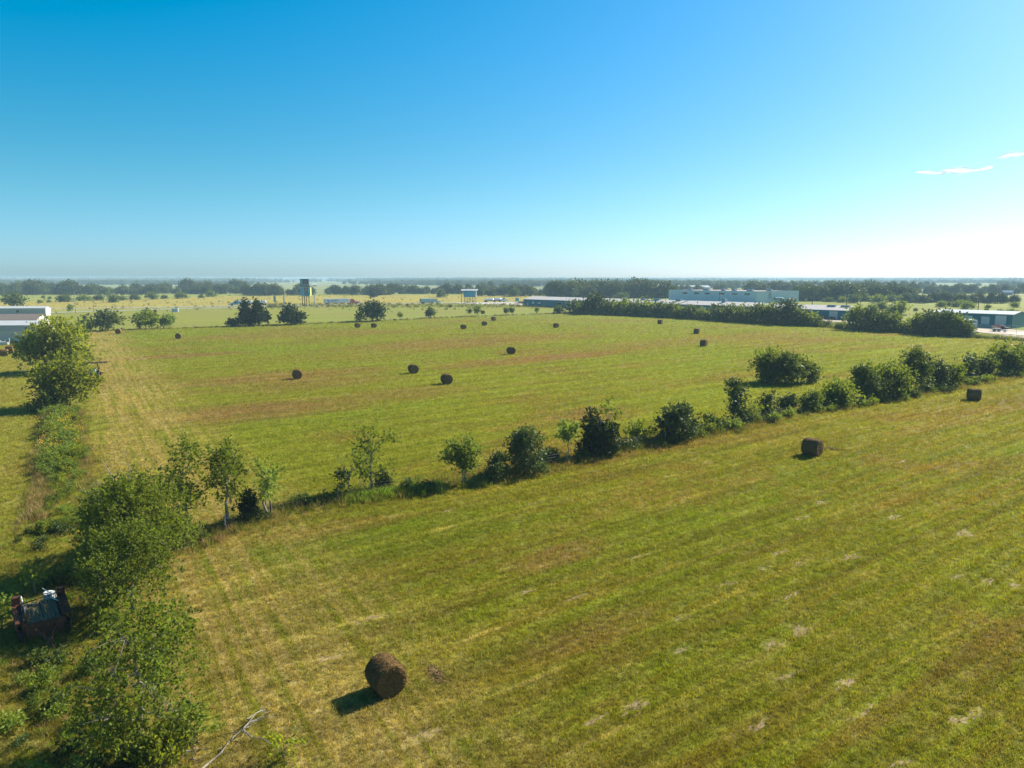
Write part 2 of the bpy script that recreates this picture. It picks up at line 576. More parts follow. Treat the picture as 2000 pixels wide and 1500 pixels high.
M['leaf_wood'] = leaf_mat("wood_leaf", (0.040, 0.066, 0.016), (0.095, 0.125, 0.026), (0.08, 0.11, 0.02), 0.2, ov=0.35)
M['bark'] = mat("pale_bark", (0.25, 0.225, 0.19), 0.9, var=0.45, scale=2.5, stretch=(1, 1, .3), bump=0.5)
M['bark_dark'] = mat("dark_bark", (0.12, 0.10, 0.085), 0.9, var=0.4, scale=2.5, stretch=(1, 1, .3), bump=0.5)
M['dead'] = mat("bleached_wood", (0.28, 0.255, 0.215), 0.9, var=0.35, scale=3)
M['creosote'] = mat("creosote_wood", (0.085, 0.06, 0.042), 0.9, var=0.3)
M['greywood'] = mat("weathered_wood", (0.30, 0.28, 0.25), 0.9, var=0.35, stretch=(1, 1, .2))
M['steel'] = mat("galvanised_steel", (0.5, 0.51, 0.52), 0.45, 0.6, var=0.15)
M['wire'] = mat("fence_wire", (0.28, 0.27, 0.26), 0.6, 0.4)
M['white'] = mat("white_paint", (0.78, 0.78, 0.77), 0.5, var=0.08)
M['offwhite'] = mat("dirty_white", (0.62, 0.61, 0.57), 0.6, var=0.2)
M['black'] = mat("black_rubber", (0.022, 0.022, 0.024), 0.7, var=0.1)
M['glass'] = mat("dark_glass", (0.02, 0.03, 0.035), 0.08, var=0.0, spec=0.7)
M['red'] = mat("red_paint", (0.42, 0.035, 0.025), 0.4, var=0.2)
M['orange'] = mat("orange_paint", (0.72, 0.12, 0.04), 0.4, var=0.1)
M['blue'] = mat("blue_paint", (0.03, 0.16, 0.30), 0.4, var=0.15)
M['skyblue'] = mat("faded_blue_panel", (0.07, 0.32, 0.45), 0.6, var=0.12, scale=0.5)
M['rust'] = mat("rusty_iron", (0.15, 0.045, 0.024), 0.85, var=0.5, scale=5, second=(0.06, 0.026, 0.018), bump=0.4)
M['plank'] = mat("old_planks", (0.22, 0.17, 0.12), 0.9, var=0.5, scale=4, stretch=(4, .5, 1), bump=0.4)
M['teal_wall'] = metal_sheet("teal_cladding", (0.001, 0.16, 0.20), 0.3, 0.45, stain=(0.02, 0.08, 0.10))
M['roof_grey'] = metal_sheet("grey_metal_roof", (0.46, 0.43, 0.42), 0.4, 0.5, stain=(0.36, 0.30, 0.27))
M['roof_white'] = metal_sheet("white_metal_roof", (0.44, 0.46, 0.48), 0.4, 0.4, stain=(0.55, 0.56, 0.58))
M['roof_brown'] = mat("brown_shingles", (0.24, 0.19, 0.17), 0.9, var=0.3, scale=4)
M['pale_wall'] = metal_sheet("pale_blue_cladding", (0.52, 0.62, 0.68), 0.35, 0.5, stain=(0.30, 0.42, 0.48))
M['home_wall'] = metal_sheet("beige_siding", (0.60, 0.53, 0.45), 0.25, 0.6, stain=(0.5, 0.44, 0.38))
M['home_band'] = metal_sheet("blue_grey_siding", (0.42, 0.43, 0.42), 0.25, 0.6, stain=(0.25, 0.33, 0.36))
M['concrete'] = mat("pale_concrete", (0.42, 0.385, 0.35), 0.9, var=0.12, scale=0.08)
M['gravel'] = mat("gravel_yard", (0.40, 0.335, 0.28), 0.95, var=0.2, scale=0.2)
M['asphalt'] = mat("worn_asphalt", (0.30, 0.29, 0.27), 0.9, var=0.15, scale=0.3)
M['ac'] = mat("plant_unit_metal", (0.25, 0.33, 0.38), 0.5, var=0.2)
M['stone'] = mat("rubble", (0.42, 0.40, 0.38), 0.9, var=0.3)
M['yellow'] = mat("yellow_petals", (0.75, 0.50, 0.02), 0.7, var=0.1)

# ------------------------------------------------------------------ the setting: ground, fields, roads
def sheet(name, pts, m, z, kind='structure', label=None):
    b = MB()
    b.poly([(p[0], p[1], z) for p in pts])
    o = b.build(name, m)
    o['kind'] = kind
    if label: o['label'] = label
    return o


def grid_ground():
    c = [-30000, -12000, -5000, -2000, -1000, -500, -250, -100, 0, 100, 250, 500, 1000, 2000, 5000, 12000, 30000]
    n = len(c)
    v = [(x, y, 0) for y in c for x in c]
    f = [(j * n + i, j * n + i + 1, (j + 1) * n + i + 1, (j + 1) * n + i) for j in range(n - 1) for i in range(n - 1)]
    me = bpy.data.meshes.new("ground")
    me.from_pydata(v, [], f)
    me.materials.append(M['pasture'])
    o = link("ground", me)
    o['kind'] = 'structure'


grid_ground()
LD = Vector((LN.y, -LN.x, 0))
A_ = Vector(G(150, 648) + (0,))
B_ = Vector(G(1105, 612) + (0,))
C1 = Vector(G(1600, 639) + (0,))
C2 = Vector(G(2000, 668) + (0,))
C3 = C2 + (C2 - C1) * 1.2
back = LP + LD * 170
# verge and meadows beyond the field's far fence
sheet("meadow", [G(-400, 640), back + Vector((-600, 0, 0)), (600, -200), (1100, 300), G(2600, 572), G(1000, 572.5), G(-400, 575)], M['meadow'], 0.05)
sheet("verge", [A_ + Vector((-60, 40, 0)), A_, B_, C1, C2, C3, (420, 330), G(1700, 592), G(1300, 588), G(1010, 590), G(700, 593.5), G(480, 597.5), G(90, 610)], M['verge'], 0.09)
sheet("golden_field", [G(-300, 606), G(90, 607), G(480, 596.6), G(700, 593), G(1010, 589), G(1120, 583), G(1050, 577.5), G(1000, 576), G(700, 577), G(420, 579), G(300, 583), G(150, 588), G(-300, 592)], M['golden'], 0.10)
sheet("lawn", [A_ + Vector((-60, 40, 0)), A_, back, back + Vector((-400, 0, 0)), G(-400, 640), G(90, 613)], M['lawn'], 0.12)
sheet("hay_field", [A_, back, (500, -150), C3, C2, C1, B_], M['hay'], 0.13)


def ribbon(name, pts, width, z, m):
    b = MB()
    P = [Vector((p[0], p[1], z)) for p in pts]
    L, Rr = [], []
    for i, p in enumerate(P):
        t = (P[min(i + 1, len(P) - 1)] - P[max(i - 1, 0)]).normalized()
        nrm = Vector((-t.y, t.x, 0)) * width / 2
        L.append(p + nrm)
        Rr.append(p - nrm)
    for i in range(len(P) - 1):
        b.quad(Rr[i], Rr[i + 1], L[i + 1], L[i])
    o = b.build(name, m)
    o['kind'] = 'structure'
    return o


ribbon("frontage_road", [G(-500, 628), G(-100, 617), G(90, 611.5), G(150, 609.5), G(300, 604.8), G(400, 602), G(480, 600.5), G(560, 599.2), G(640, 598)], 8.5, 0.16, M['asphalt'])
HWA = Vector((-188, 488, 0))
HD = Vector((math.cos(R(22.8)), math.sin(R(22.8)), 0))
ribbon("highway", [HWA + HD * t for t in (-900, -300, 0, 200, 500, 1200)], 11, 0.17, M['asphalt'])
# concrete apron and yards in front of the warehouses
sheet("concrete_lot", [G(885, 591.2), G(900, 593.6), G(1000, 595.5), G(1060, 598.5), G(1115, 603.5), G(1180, 604), G(1180, 598), G(1060, 594), G(1000, 590.8)], M['concrete'], 0.18)
WA, WB = Vector((7.7, 488, 0)), Vector((151.7, 323.6, 0))
WD = (WB - WA).normalized()
WN = Vector((WD.y, -WD.x, 0))            # towards the hay field
if WN.x > 0: WN = -WN
yard = [WA + WD * 60 + WN * 16, WA + WD * 60 - WN * 1, WB + WD * 12, WB + WD * 12 + WN * 17]
sheet("gravel_yard", yard, M['gravel'], 0.17)
RB = Vector(G(1976, 642.5) + (0,))
sheet("gravel_yard", [G(1885, 634), G(1900, 648), G(2050, 668), G(2090, 655), G(1990, 646)], M['gravel'], 0.17)
sheet("gravel_yard", [G(1960, 652), G(2100, 672), G(2100, 656), G(1990, 648)], M['concrete'], 0.19)


M['bare'] = mat("bare_straw_soil", (0.30, 0.225, 0.125), .95, scale=3.0, second=(0.18, 0.13, 0.07), bump=.6)
BARE = [(1882, 1044, 1.5, .55), (1745, 1014, 1.2, .5), (1553, 1236, 1.0, .55), (1512, 1262, .9, .4), (1870, 1411, .55, .4), (1905, 1400, .9, .25), (1520, 1085, 1.0, .35), (1492, 1112, .9, .3), (1560, 1105, .9, .3), (1568, 1015, 1.3, .35), (1325, 1274, .8, .28), (1240, 1385, 1.1, .3),
        (1165, 1412, .7, .25), (726, 1214, 1.0, .4), (820, 1447, .9, .35), (1020, 1162, 1.3, .25), (1330, 1210, 1.0, .25), (1425, 1142, .9, .22), (1690, 1392, 1.3, .2), (1650, 1340, 1.0, .3), (1480, 1420, .8, .22), (1540, 1170, 1.3, .25), (1605, 985, 1.2, .25), (1660, 1090, 1.2, .3),
        (1050, 985, 1.0, .25), (760, 1012, .8, .25), (640, 1290, .8, .3), (880, 1000, .8, .22), (1930, 1140, 1.3, .25), (1870, 1130, 1.0, .25), (1980, 1150, .6, .3), (1385, 905, 1.6, .25), (1530, 1330, 1.2, .22), (1250, 1090, 1.4, .18), (1760, 1500, .8, .3), (1890, 875, 2.2, .2), (1760, 905, 1.6, .2), (1130, 1170, 1.6, .15)]
brg = np.random.default_rng(44)
bb = MB()
for (px_, py_, ax, ay) in BARE:
    cx_, cy_ = G(px_, py_)
    a0 = R(36) + brg.normal() * .1
    for q_ in range(9):
        qu, qv = brg.normal() * ax * .42, brg.normal() * ay * .5
        sz = brg.uniform(.12, .42) * (1.2 if q_ < 3 else .6)
        gx, gy = cx_ + qu * math.cos(a0) - qv * math.sin(a0), cy_ + qu * math.sin(a0) + qv * math.cos(a0)
        n0 = len(bb.v)
        bb.v.append((gx, gy, .1345 + q_ * .0004))
        for j in range(13):
            t = 2 * math.pi * j / 13
            r_ = max(.3, 1 + .35 * brg.normal())
            u_, v_ = math.cos(t) * ax * sz * r_, math.sin(t) * ay * sz * r_
            bb.v.append((gx + u_ * math.cos(a0) - v_ * math.sin(a0), gy + u_ * math.sin(a0) + v_ * math.cos(a0), .1345 + q_ * .0004))
        for j in range(13):
            bb.f.append((n0, n0 + 1 + j, n0 + 1 + (j + 1) % 13)); bb.m.append(0)
o = bb.build('bare_ground', M['bare'])
o['kind'] = 'structure'
o['label'] = 'pale bare scraps of ground between the mowing rows'

# ------------------------------------------------------------------ trees
SHAPES = {
    #          t0   envelope                                    nb  bs   up   shell elong core
    'round': (0.22, lambda t: math.sin(math.pi * min(1, .18 + .82 * t) ** .9) ** .6, 15, .36, .2, .45, 1.7, 0),
    'open': (0.22, lambda t: math.sin(math.pi * min(1, .12 + .85 * t)) ** .7, 17, .27, .2, .25, 1.8, 0),
    'slim': (0.25, lambda t: .55 + .5 * math.sin(math.pi * t) ** .7, 14, .42, .4, .3, 1.8, 0),
    'vase': (0.28, lambda t: .35 + .65 * t ** .8, 13, .34, .6, .4, 1.9, 0),
    'clump': (0.0, lambda t: math.sqrt(max(0, 1 - (t * .95) ** 2.2)), 18, .38, .1, .55, 1.4, .6),
    'column': (0.0, lambda t: .45 + .45 * abs(math.sin(4.2 * t + 1.2)), 16, .42, .1, .6, 1.3, .55),
    'cedar': (0.0, lambda t: (1 - t) ** .75 * .95 * 1.1 + .05, 30, .32, 1.1, .5, 2.2, .8),
    'shrub': (0.0, lambda t: math.sqrt(max(0, 1 - t * t * .9)), 12, .42, .5, .35, 1.8, 0),
    'broad': (0.12, lambda t: math.sqrt(max(0, 1 - (abs(t - .3) / .75) ** 2.4)), 20, .33, .15, .5, 1.5, .5),
}


def ico(c, r, sub=1):
    import bmesh
    bm = bmesh.new()
    bmesh.ops.create_icosphere(bm, subdivisions=sub, radius=1.0)
    v = np.array([p.co[:] for p in bm.verts])
    f = np.array([[q.index for q in p.verts] for p in bm.faces])
    bm.free()
    return v * np.array(r) + np.array(c), f


ICO = ico((0, 0, 0), (1, 1, 1), 1)


def make_blobs(rng, H, Rr, shape, lean=(0, 0)):
    t0, env, nb, bs, up, sh, el, core = SHAPES[shape]
    bl = []
    for i in range(nb):
        t = (i + rng.uniform(0, 1)) / nb
        e = Rr * env(t)
        br = Rr * bs * rng.uniform(.7, 1.25)
        if shape == 'cedar': br = Rr * bs * (.45 + .75 * (1 - t)) * rng.uniform(.8, 1.2)
        br = min(br, H * .32)
        th = rng.uniform(0, 2 * math.pi)
        rr = max(0, e - br * .8) * math.sqrt(rng.uniform(.15, 1))
        z0 = t0 * H
        z = z0 + br * .8 + (H - z0 - br * 1.6) * t
        bl.append((math.cos(th) * rr + lean[0] * t, math.sin(th) * rr + lean[1] * t, z, br, br, br * rng.uniform(.7, .95)))
    br = Rr * bs * (.5 if shape == 'cedar' else .8)
    br = min(br, H * .25)
    bl.append((lean[0], lean[1], H - br, br, br, br))
    return bl


def satellites(rng, bl, k=7, zmax=None):
    """small leaf masses sitting on the big ones: what makes a crown ragged and clumpy"""
    out = []
    for b in bl:
        for _ in range(k):
            d = rng.normal(size=3)
            d[2] = d[2] * .8 + .15
            d /= np.linalg.norm(d)
            r = b[3] * rng.uniform(.22, .42)
            q = rng.uniform(.75, 1.2)
            if rng.random() < .12: q, r = q + rng.uniform(.15, .4), r * .55
            c = np.array(b[:3]) + d * np.array(b[3:6]) * q
            c[2] = max(c[2], r * .5)
            out.append((c[0], c[1], c[2], r, r, r * .8))
    return out


def leaves(rng, blobs, n, size, up=0.2, elong=1.7, shell=0.45, m=6, sl=3.2, jit=.7):
    B = np.array(blobs)
    wt = B[:, 3] * B[:, 5]
    wt = wt / wt.sum()
    ns = max(4, n // m)
    idx = rng.choice(len(B), ns, p=wt)
    d = rng.normal(size=(ns, 3))
    d /= np.linalg.norm(d, axis=1)[:, None]
    r = shell + (1.06 - shell) * rng.random(ns) ** .7
    r *= 1 + .14 * rng.normal(size=ns)
    c = B[idx, :3] + d * r[:, None] * B[idx, 3:6]
    c = np.repeat(c, m, 0)
    dd = np.repeat(d, m, 0)
    srnd = np.repeat(rng.random(ns), m)
    k = len(c)
    # a spray: leaves strung along a short outward twig
    tw = dd + rng.normal(size=(k, 3)) * .35 + np.array([0, 0, up])
    tw /= np.linalg.norm(tw, axis=1)[:, None]
    if sl > 4:
        st = np.repeat(rng.normal(size=(ns, 3)) * .45, m, 0) + dd + np.array([0, 0, up])
        tw = st / np.linalg.norm(st, axis=1)[:, None] + rng.normal(size=(k, 3)) * .08
    c = c + tw * (rng.random(k)[:, None] * size * sl) + rng.normal(size=(k, 3)) * size * jit
    t1 = tw + rng.normal(size=(k, 3)) * .6
    t1 /= np.linalg.norm(t1, axis=1)[:, None]
    rv = rng.normal(size=(k, 3))
    rv[:, 2] *= .4
    t2 = np.cross(t1, rv)
    t2 /= np.linalg.norm(t2, axis=1)[:, None]
    s = (size * (.55 + .8 * rng.random(k)))[:, None]
    c[:, 2] = np.maximum(c[:, 2], size * .3)
    V = np.stack([c - t1 * s * elong * .5, c + t2 * s * .5, c + t1 * s * elong * .5, c - t2 * s * .5], axis=1)
    rnd = np.clip(.65 * srnd + .35 * rng.random(k), 0, 1)
    return V, rnd


def core_of(blobs, f):
    if not f: return None
    vs, fs, n = [], [], 0
    for b in blobs:
        v, q = ICO
        vs.append(v * np.array(b[3:6]) * f + np.array(b[:3]))
        fs.append(q + n)
        n += len(v)
    return np.vstack(vs), np.vstack(fs)


def limbs(rng, blobs, H, r0, bare, twigs=0, k=6, nl=9, lean=(0, 0)):
    b = MB()
    top = Vector((lean[0] * .6, lean[1] * .6, H * .72))
    pts = [Vector((0, 0, -.1))]
    for i in range(1, 6):
        f = i / 5
        pts.append(Vector((top.x * f + rng.normal() * r0 * .8, top.y * f + rng.normal() * r0 * .8, top.z * f)))
    b.tube(pts, [r0 * (1 - .78 * i / 5) for i in range(6)], k)
    order = list(range(len(blobs)))
    rng.shuffle(order)
    for i in order[:nl]:
        bl = blobs[i]
        zf = max(bare * H * .9, min(bl[2] - bl[5] * .9, H * .6))
        f = min(zf / (H * .72), .95)
        s = pts[0].lerp(pts[5], f)
        s = pts[int(f * 5)].lerp(pts[min(5, int(f * 5) + 1)], f * 5 - int(f * 5))
        e = Vector(bl[:3]) + Vector(rng.normal(size=3)) * bl[3] * .25
        mid = s.lerp(e, .5) + Vector((0, 0, -.06 * H * rng.random())) + Vector(rng.normal(size=3)) * r0
        rr = r0 * (1 - .7 * f) * .55
        b.tube([s, mid, e], [rr, rr * .6, rr * .2], max(4, k - 2))
        for _ in range(twigs):
            q = mid.lerp(e, rng.random())
            e2 = q + (e - s).normalized() * bl[3] * .6 + Vector(rng.normal(size=3)) * bl[3] * .7
            m2 = q.lerp(e2, .5) + Vector(rng.normal(size=3)) * bl[3] * .12
            b.tube([q, m2, e2], [rr * .35, rr * .22, rr * .08], 4)
    return b


TREE_N = [0]


def tree(name, label, cat, px, base, top, pw, lm, shape, seed, leafk=1.0, dens=1.0, trunk='bark', cx=None, blobs=None, twigs=0, r0=None, group=None, bare=None):
    rng = np.random.default_rng(seed)
    X, Y = G(px, base)
    D = depth(X, Y)
    H = HT(px, base, top)
    Rr = pw / 2 * D / F
    lean = (0, 0)
    if cx is not None: lean = ((cx - px) * D / F, 0)
    t0, env, nb, bs, up, sh, el, core = SHAPES[shape]
    if bare is not None: t0 = bare
    bl = blobs if blobs is not None else make_blobs(rng, H, Rr, shape, lean)
    size = min(max(.10, D * .0023), Rr * .17, H * .14) * leafk
    area = sum(4 * math.pi * b[3] * b[5] for b in bl) * .8
    n = int(min(42000, dens * 1.15 * area / (size * size)))
    fe = dict(m=9, sl=6.5, jit=.5) if lm in ('leaf', 'leaf_yellow', 'leaf_light') and D < 220 else dict()
    V, rnd = leaves(rng, bl, int(n * .40), size, up, el, sh, **fe)
    V2, rnd2 = leaves(rng, satellites(rng, bl), int(n * .60), size, up, el, .2, **fe)
    V, rnd = np.concatenate([V, V2]), np.concatenate([rnd * .8, .2 + rnd2 * .8])
    root = empty(name, (X, Y, 0.12), rng.uniform(-.2, .2), label, cat, group)
    me = np_mesh("crown", V, rnd, M[lm], core_of(bl, core * .9 if D > 75 else 0))
    link("crown" if cat != 'bush' else "foliage", me, root)
    r0 = r0 or max(.05, H * .02)
    limbs(rng, bl, H, r0, t0, twigs, 6 if D < 150 else 4, nl=12 if D < 150 else 5, lean=lean).build("trunk" if cat != 'bush' else "stem", M[trunk], root)
    return root


# near and middle trees: (name, label, cat, px, base, top, width, leaf, shape, kwargs)
T = [
 ('elm_tree', 'large dark green tree beside the beige mobile home', 'tree', 122, 728, 634, 132, 'leaf_yellow', 'broad', dict(leafk=1.1, dens=1.2)),
 ('elm_tree', 'bushy bright-topped tree in front of the rusted rake', 'tree', 132, 797, 706, 118, 'leaf_yellow', 'broad', dict(leafk=1.1, dens=1.2)),
 ('shrub', 'low arching shrub at the foot of the bushy bright-topped tree', 'bush', 100, 806, 768, 62, 'leaf_dark', 'shrub', {}),
 ('elm_tree', 'wide leafy elm with bleached dead limbs sticking out of its top', 'tree', 268, 1105, 936, 222, 'leaf', 'broad', dict(leafk=1.0, dens=.85, twigs=3, r0=.22)),
 ('elm_tree', 'leafy elm between the dead-limbed elm and the farm wagon', 'tree', 258, 1200, 1032, 205, 'leaf', 'broad', dict(leafk=1.0, dens=.8, twigs=3, r0=.2)),
 ('hackberry_tree', 'tall loose tree with a flattened top, leftmost of the slim trees on the dividing line', 'tree', 366, 1048, 868, 88, 'leaf', 'slim', dict(dens=.6, twigs=2, r0=.16, bare=.12)),
 ('hackberry_tree', 'slim tree with a pale trunk next to the dark juniper bush', 'tree', 447, 1030, 872, 78, 'leaf', 'slim', dict(dens=.75, twigs=2, r0=.15, bare=.28)),
 ('juniper_bush', 'dark juniper bush between the two pale-trunked trees', 'bush', 485, 1018, 962, 50, 'leaf_cedar', 'cedar', dict(dens=1.5)),
 ('hackberry_tree', 'small vase-shaped tree with yellow-green top by the wooden fence post', 'tree', 519, 1016, 906, 66, 'leaf_light', 'vase', dict(dens=.7, twigs=2, r0=.12)),
 ('scrub_tree', 'large sprawling tree with bare white branches at the bottom left', 'tree', 282, 1465, 1188, 262, 'leaf', 'broad', dict(dens=.5, twigs=10, r0=.14, bare=.04, leafk=1.0)),
 ('shrub', 'light green shrub under the right side of the sprawling tree', 'bush', 362, 1462, 1395, 90, 'leaf_light', 'shrub', dict(dens=.8)),
 ('shrub', 'yellow-green shrub cut by the bottom edge under the sprawling tree', 'bush', 315, 1505, 1440, 110, 'leaf_yellow', 'shrub', dict(dens=.7)),
 ('shrub', 'leafy shrub left of the sprawling tree trunk', 'bush', 235, 1478, 1400, 90, 'leaf', 'shrub', dict(dens=.7)),
 ('shrub', 'low bright shrub on the left side of the farm wagon', 'bush', 4, 1232, 1175, 44, 'leaf_light', 'shrub', dict(dens=.8)),
 ('shrub', 'dark undergrowth bush between the wide elm and the flattened tree', 'bush', 330, 1070, 1005, 90, 'leaf', 'shrub', dict(dens=.9)),
 ('sapling', 'small leafy sprout left of the fallen branch tip', 'bush', 556, 1492, 1440, 60, 'leaf_yellow', 'open', dict(dens=.5, r0=.03)),
 ('sapling', 'young sapling behind the rusty farm wagon', 'tree', 68, 1165, 1102, 42, 'leaf_light', 'vase', dict(dens=.5, r0=.05)),
 ('scrub_tree', 'small dark tree left of the bare dead sapling', 'tree', 668, 978, 918, 44, 'leaf_dark', 'open', dict(dens=.8)),
 ('juniper_bush', 'dark pointed juniper at the foot of the long-armed tree', 'bush', 748, 958, 922, 30, 'leaf_cedar', 'cedar', dict(dens=1.5)),
 ('mesquite_tree', 'light green rounded mesquite standing alone on the dividing line', 'tree', 908, 950, 866, 82, 'leaf_light', 'vase', dict(dens=1.0, bare=.15, twigs=1)),
 ('vine_covered_tree', 'low dark vine-covered tree right of the light green mesquite', 'tree', 975, 942, 886, 56, 'leaf_vine', 'clump', {}),
 ('vine_covered_tree', 'large dark rounded vine-covered tree with a domed top', 'tree', 1026, 926, 838, 92, 'leaf_vine', 'clump', {}),
 ('scrub_bush', 'low dark scrub right of the domed vine-covered tree', 'bush', 1076, 908, 880, 36, 'leaf_vine', 'shrub', {}),
 ('mesquite_tree', 'small light green mesquite left of the two-spired cedar', 'tree', 1110, 889, 828, 54, 'leaf_light', 'vase', dict(dens=.9, bare=.2)),
 ('scrub_bush', 'grey-green scrub between the two-spired cedar and the leaning vine tree', 'bush', 1245, 866, 834, 42, 'leaf', 'shrub', {}),
 ('vine_covered_tree', 'vine-covered tree with a leaning flat top right of the grey-green scrub', 'tree', 1318, 862, 794, 84, 'leaf_vine', 'broad', dict(cx=1326)),
 ('scrub_bush', 'low loose shrub left of the tall vine column', 'bush', 1386, 842, 818, 40, 'leaf_dark', 'shrub', {}),
 ('vine_column', 'tall narrow column of vines over a dead trunk', 'tree', 1440, 830, 740, 52, 'leaf_vine', 'column', dict(cx=1434)),
 ('scrub_bush', 'thin grey shrub just right of the tall vine column', 'bush', 1466, 828, 782, 34, 'leaf', 'open', dict(dens=.6)),
 ('vine_covered_tree', 'wedge-shaped dark vine clump with a yellow-green edge', 'tree', 1492, 818, 770, 38, 'leaf_vine', 'column', dict(cx=1498)),
 ('round_shrub', 'smaller dark round shrub of the pair on the dividing line', 'bush', 1538, 806, 774, 40, 'leaf_vine', 'clump', {}),
 ('round_shrub', 'larger grey-green round shrub of the pair on the dividing line', 'bush', 1584, 805, 767, 48, 'leaf_dark', 'clump', {}),
 ('round_shrub', 'pale leafy shrub left of the big tree clump on the dividing line', 'bush', 1636, 794, 750, 66, 'leaf', 'clump', {}),
 ('scrub_tree', 'dark leafy tree at the left end of the big tree clump', 'tree', 1685, 783, 714, 72, 'leaf_dark', 'clump', {}),
 ('scrub_tree', 'mid-green rounded tree at the front of the big tree clump', 'tree', 1738, 778, 717, 80, 'leaf', 'clump', {}),
 ('scrub_tree', 'tallest tree of the big clump with wispy twigs at its top', 'tree', 1788, 768, 683, 66, 'leaf_dark', 'column', dict(leafk=.9)),
 ('scrub_tree', 'dark drooping tree on the right of the tallest clump tree', 'tree', 1828, 760, 706, 56, 'leaf_vine', 'clump', {}),
 ('scrub_bush', 'low greyish bush between the clump and the pointed vine tree', 'bush', 1862, 756, 716, 46, 'leaf', 'shrub', dict(dens=1.2)),
 ('vine_covered_tree', 'pointed vine-covered tree right of the low greyish bush', 'tree', 1890, 740, 695, 36, 'leaf_vine', 'column', {}),
 ('scrub_bush', 'rounded loose bush right of the pointed vine-covered tree', 'bush', 1922, 738, 700, 44, 'leaf_dark', 'clump', {}),
 ('scrub_tree', 'broad yellow-topped tree near the right edge of the photo', 'tree', 1963, 732, 680, 72, 'leaf', 'clump', {}),
 ('scrub_tree', 'dark upright tree cut by the right edge of the photo', 'tree', 2000, 726, 673, 50, 'leaf_dark', 'clump', {}),
 ('scrub_tree', 'dark tree beyond the right edge of the dividing line', 'tree', 2040, 722, 668, 60, 'leaf_dark', 'clump', {}),
 ('thicket', 'wide dark thicket standing alone in the middle hay field', 'bush', 1534, 750, 694, 104, 'leaf_dark', 'clump', {}),
 ('thicket', 'yellow-topped leafy bush at the left end of the lone thicket', 'bush', 1497, 748, 688, 56, 'leaf', 'clump', {}),
 ('thicket', 'low drooping bush at the right end of the lone thicket', 'bush', 1578, 749, 714, 44, 'leaf_dark', 'shrub', dict(dens=1.3)),
 # far fence of the hay field
 ('bare_shrub', 'grey twiggy shrub at the left end of the far fence', 'bush', 172, 650, 621, 34, 'leaf_dark', 'shrub', dict(dens=.8)),
 ('elm_tree', 'rounded leafy tree behind the leftmost bale of the far fence', 'tree', 211, 647, 610, 50, 'leaf_dark', 'broad', {}),
 ('elm_tree', 'two-lobed leafy tree on the far fence left of the small umbrella tree', 'tree', 284, 643, 611, 48, 'leaf', 'broad', {}),
 ('mesquite_tree', 'small umbrella-shaped tree on the far fence', 'tree', 326, 641, 619, 34, 'leaf_light', 'vase', dict(dens=1.3)),
 ('cedar_bush', 'tiny cedar left of the twin dark cedars', 'bush', 455, 638, 624, 20, 'leaf_cedar', 'shrub', dict(dens=1.3)),
 ('cedar_tree', 'left and taller of the twin dark cedars', 'tree', 480, 637, 589, 34, 'leaf_cedar', 'cedar', dict(dens=1.5)),
 ('cedar_tree', 'right of the twin dark cedars in front of the tanker', 'tree', 504, 637, 592, 42, 'leaf_cedar', 'cedar', dict(dens=1.5)),
 ('cedar_tree', 'low cone-shaped cedar with a bale behind its right side', 'tree', 568, 635, 603, 46, 'leaf_cedar', 'cedar', dict(dens=1.5)),
 ('cedar_tree', 'rounded dark cedar on the far fence right of the cone-shaped one', 'tree', 728, 628, 592, 52, 'leaf_cedar', 'broad', {}),
 ('scrub_bush', 'pale bush touching the left side of the rounded dark cedar', 'bush', 704, 627, 612, 22, 'leaf', 'shrub', {}),
 ('scrub_bush', 'small thin bush right of the rounded dark cedar', 'bush', 781, 624, 612, 14, 'leaf', 'vase', {}),
 ('scrub_bush', 'dense round bush on the far fence left of the blue board on posts', 'bush', 841, 621, 604, 22, 'leaf_dark', 'shrub', {}),
 ('scrub_bush', 'short narrow bush left of the small flat-topped fence tree', 'bush', 916, 617, 604, 11, 'leaf_dark', 'vase', {}),
 ('mesquite_tree', 'small flat-topped fence tree below the blue board on posts', 'tree', 932, 617, 599, 19, 'leaf', 'vase', {}),
 ('scrub_bush', 'left of two small bushes standing before the concrete lot', 'bush', 988, 616, 603, 14, 'leaf_dark', 'vase', {}),
 ('scrub_bush', 'right of two small bushes standing before the concrete lot', 'bush', 1000, 615, 602, 14, 'leaf_dark', 'vase', {}),
 ('scrub_bush', 'lone thin bush on the fence below the long teal warehouse', 'bush', 1048, 613, 602, 12, 'leaf', 'vase', {}),
 ('scrub_bush', 'dark bush at the left foot of the tree hedgerow', 'bush', 1092, 613, 601, 18, 'leaf_dark', 'shrub', {}),
 ('cedar_bush', 'lone dark bush at the left behind the far mobile home', 'bush', 27, 599, 576, 36, 'leaf_dark', 'broad', {}),
 ('cedar_tree', 'lone dark tree in the golden field left of the blue board', 'tree', 862, 581, 568, 20, 'leaf_dark', 'broad', {}),
 ('cedar_tree', 'dark tree in the golden field in front of the white barn', 'tree', 1006, 580, 563, 20, 'leaf_dark', 'broad', {}),
 ('cedar_bush', 'dark bush at the foot of the pole behind the white car', 'bush', 729, 581, 567, 18, 'leaf_cedar', 'cedar', dict(dens=1.5)),
 ('scrub_bush', 'small bush at the foot of the pale roadside pole', 'bush', 137, 612, 597, 14, 'leaf_light', 'vase', {}),
 ('round_shrub', 'round green bush right of the warehouse hedges', 'bush', 1753, 616, 593, 36, 'leaf', 'clump', {}),
]
for i, (nm, lb, ct, px, ba, tp, pw, lm, sh, kw) in enumerate(T):
    tree(nm, lb, ct, px, ba, tp, pw, lm, sh, 100 + i, **kw)


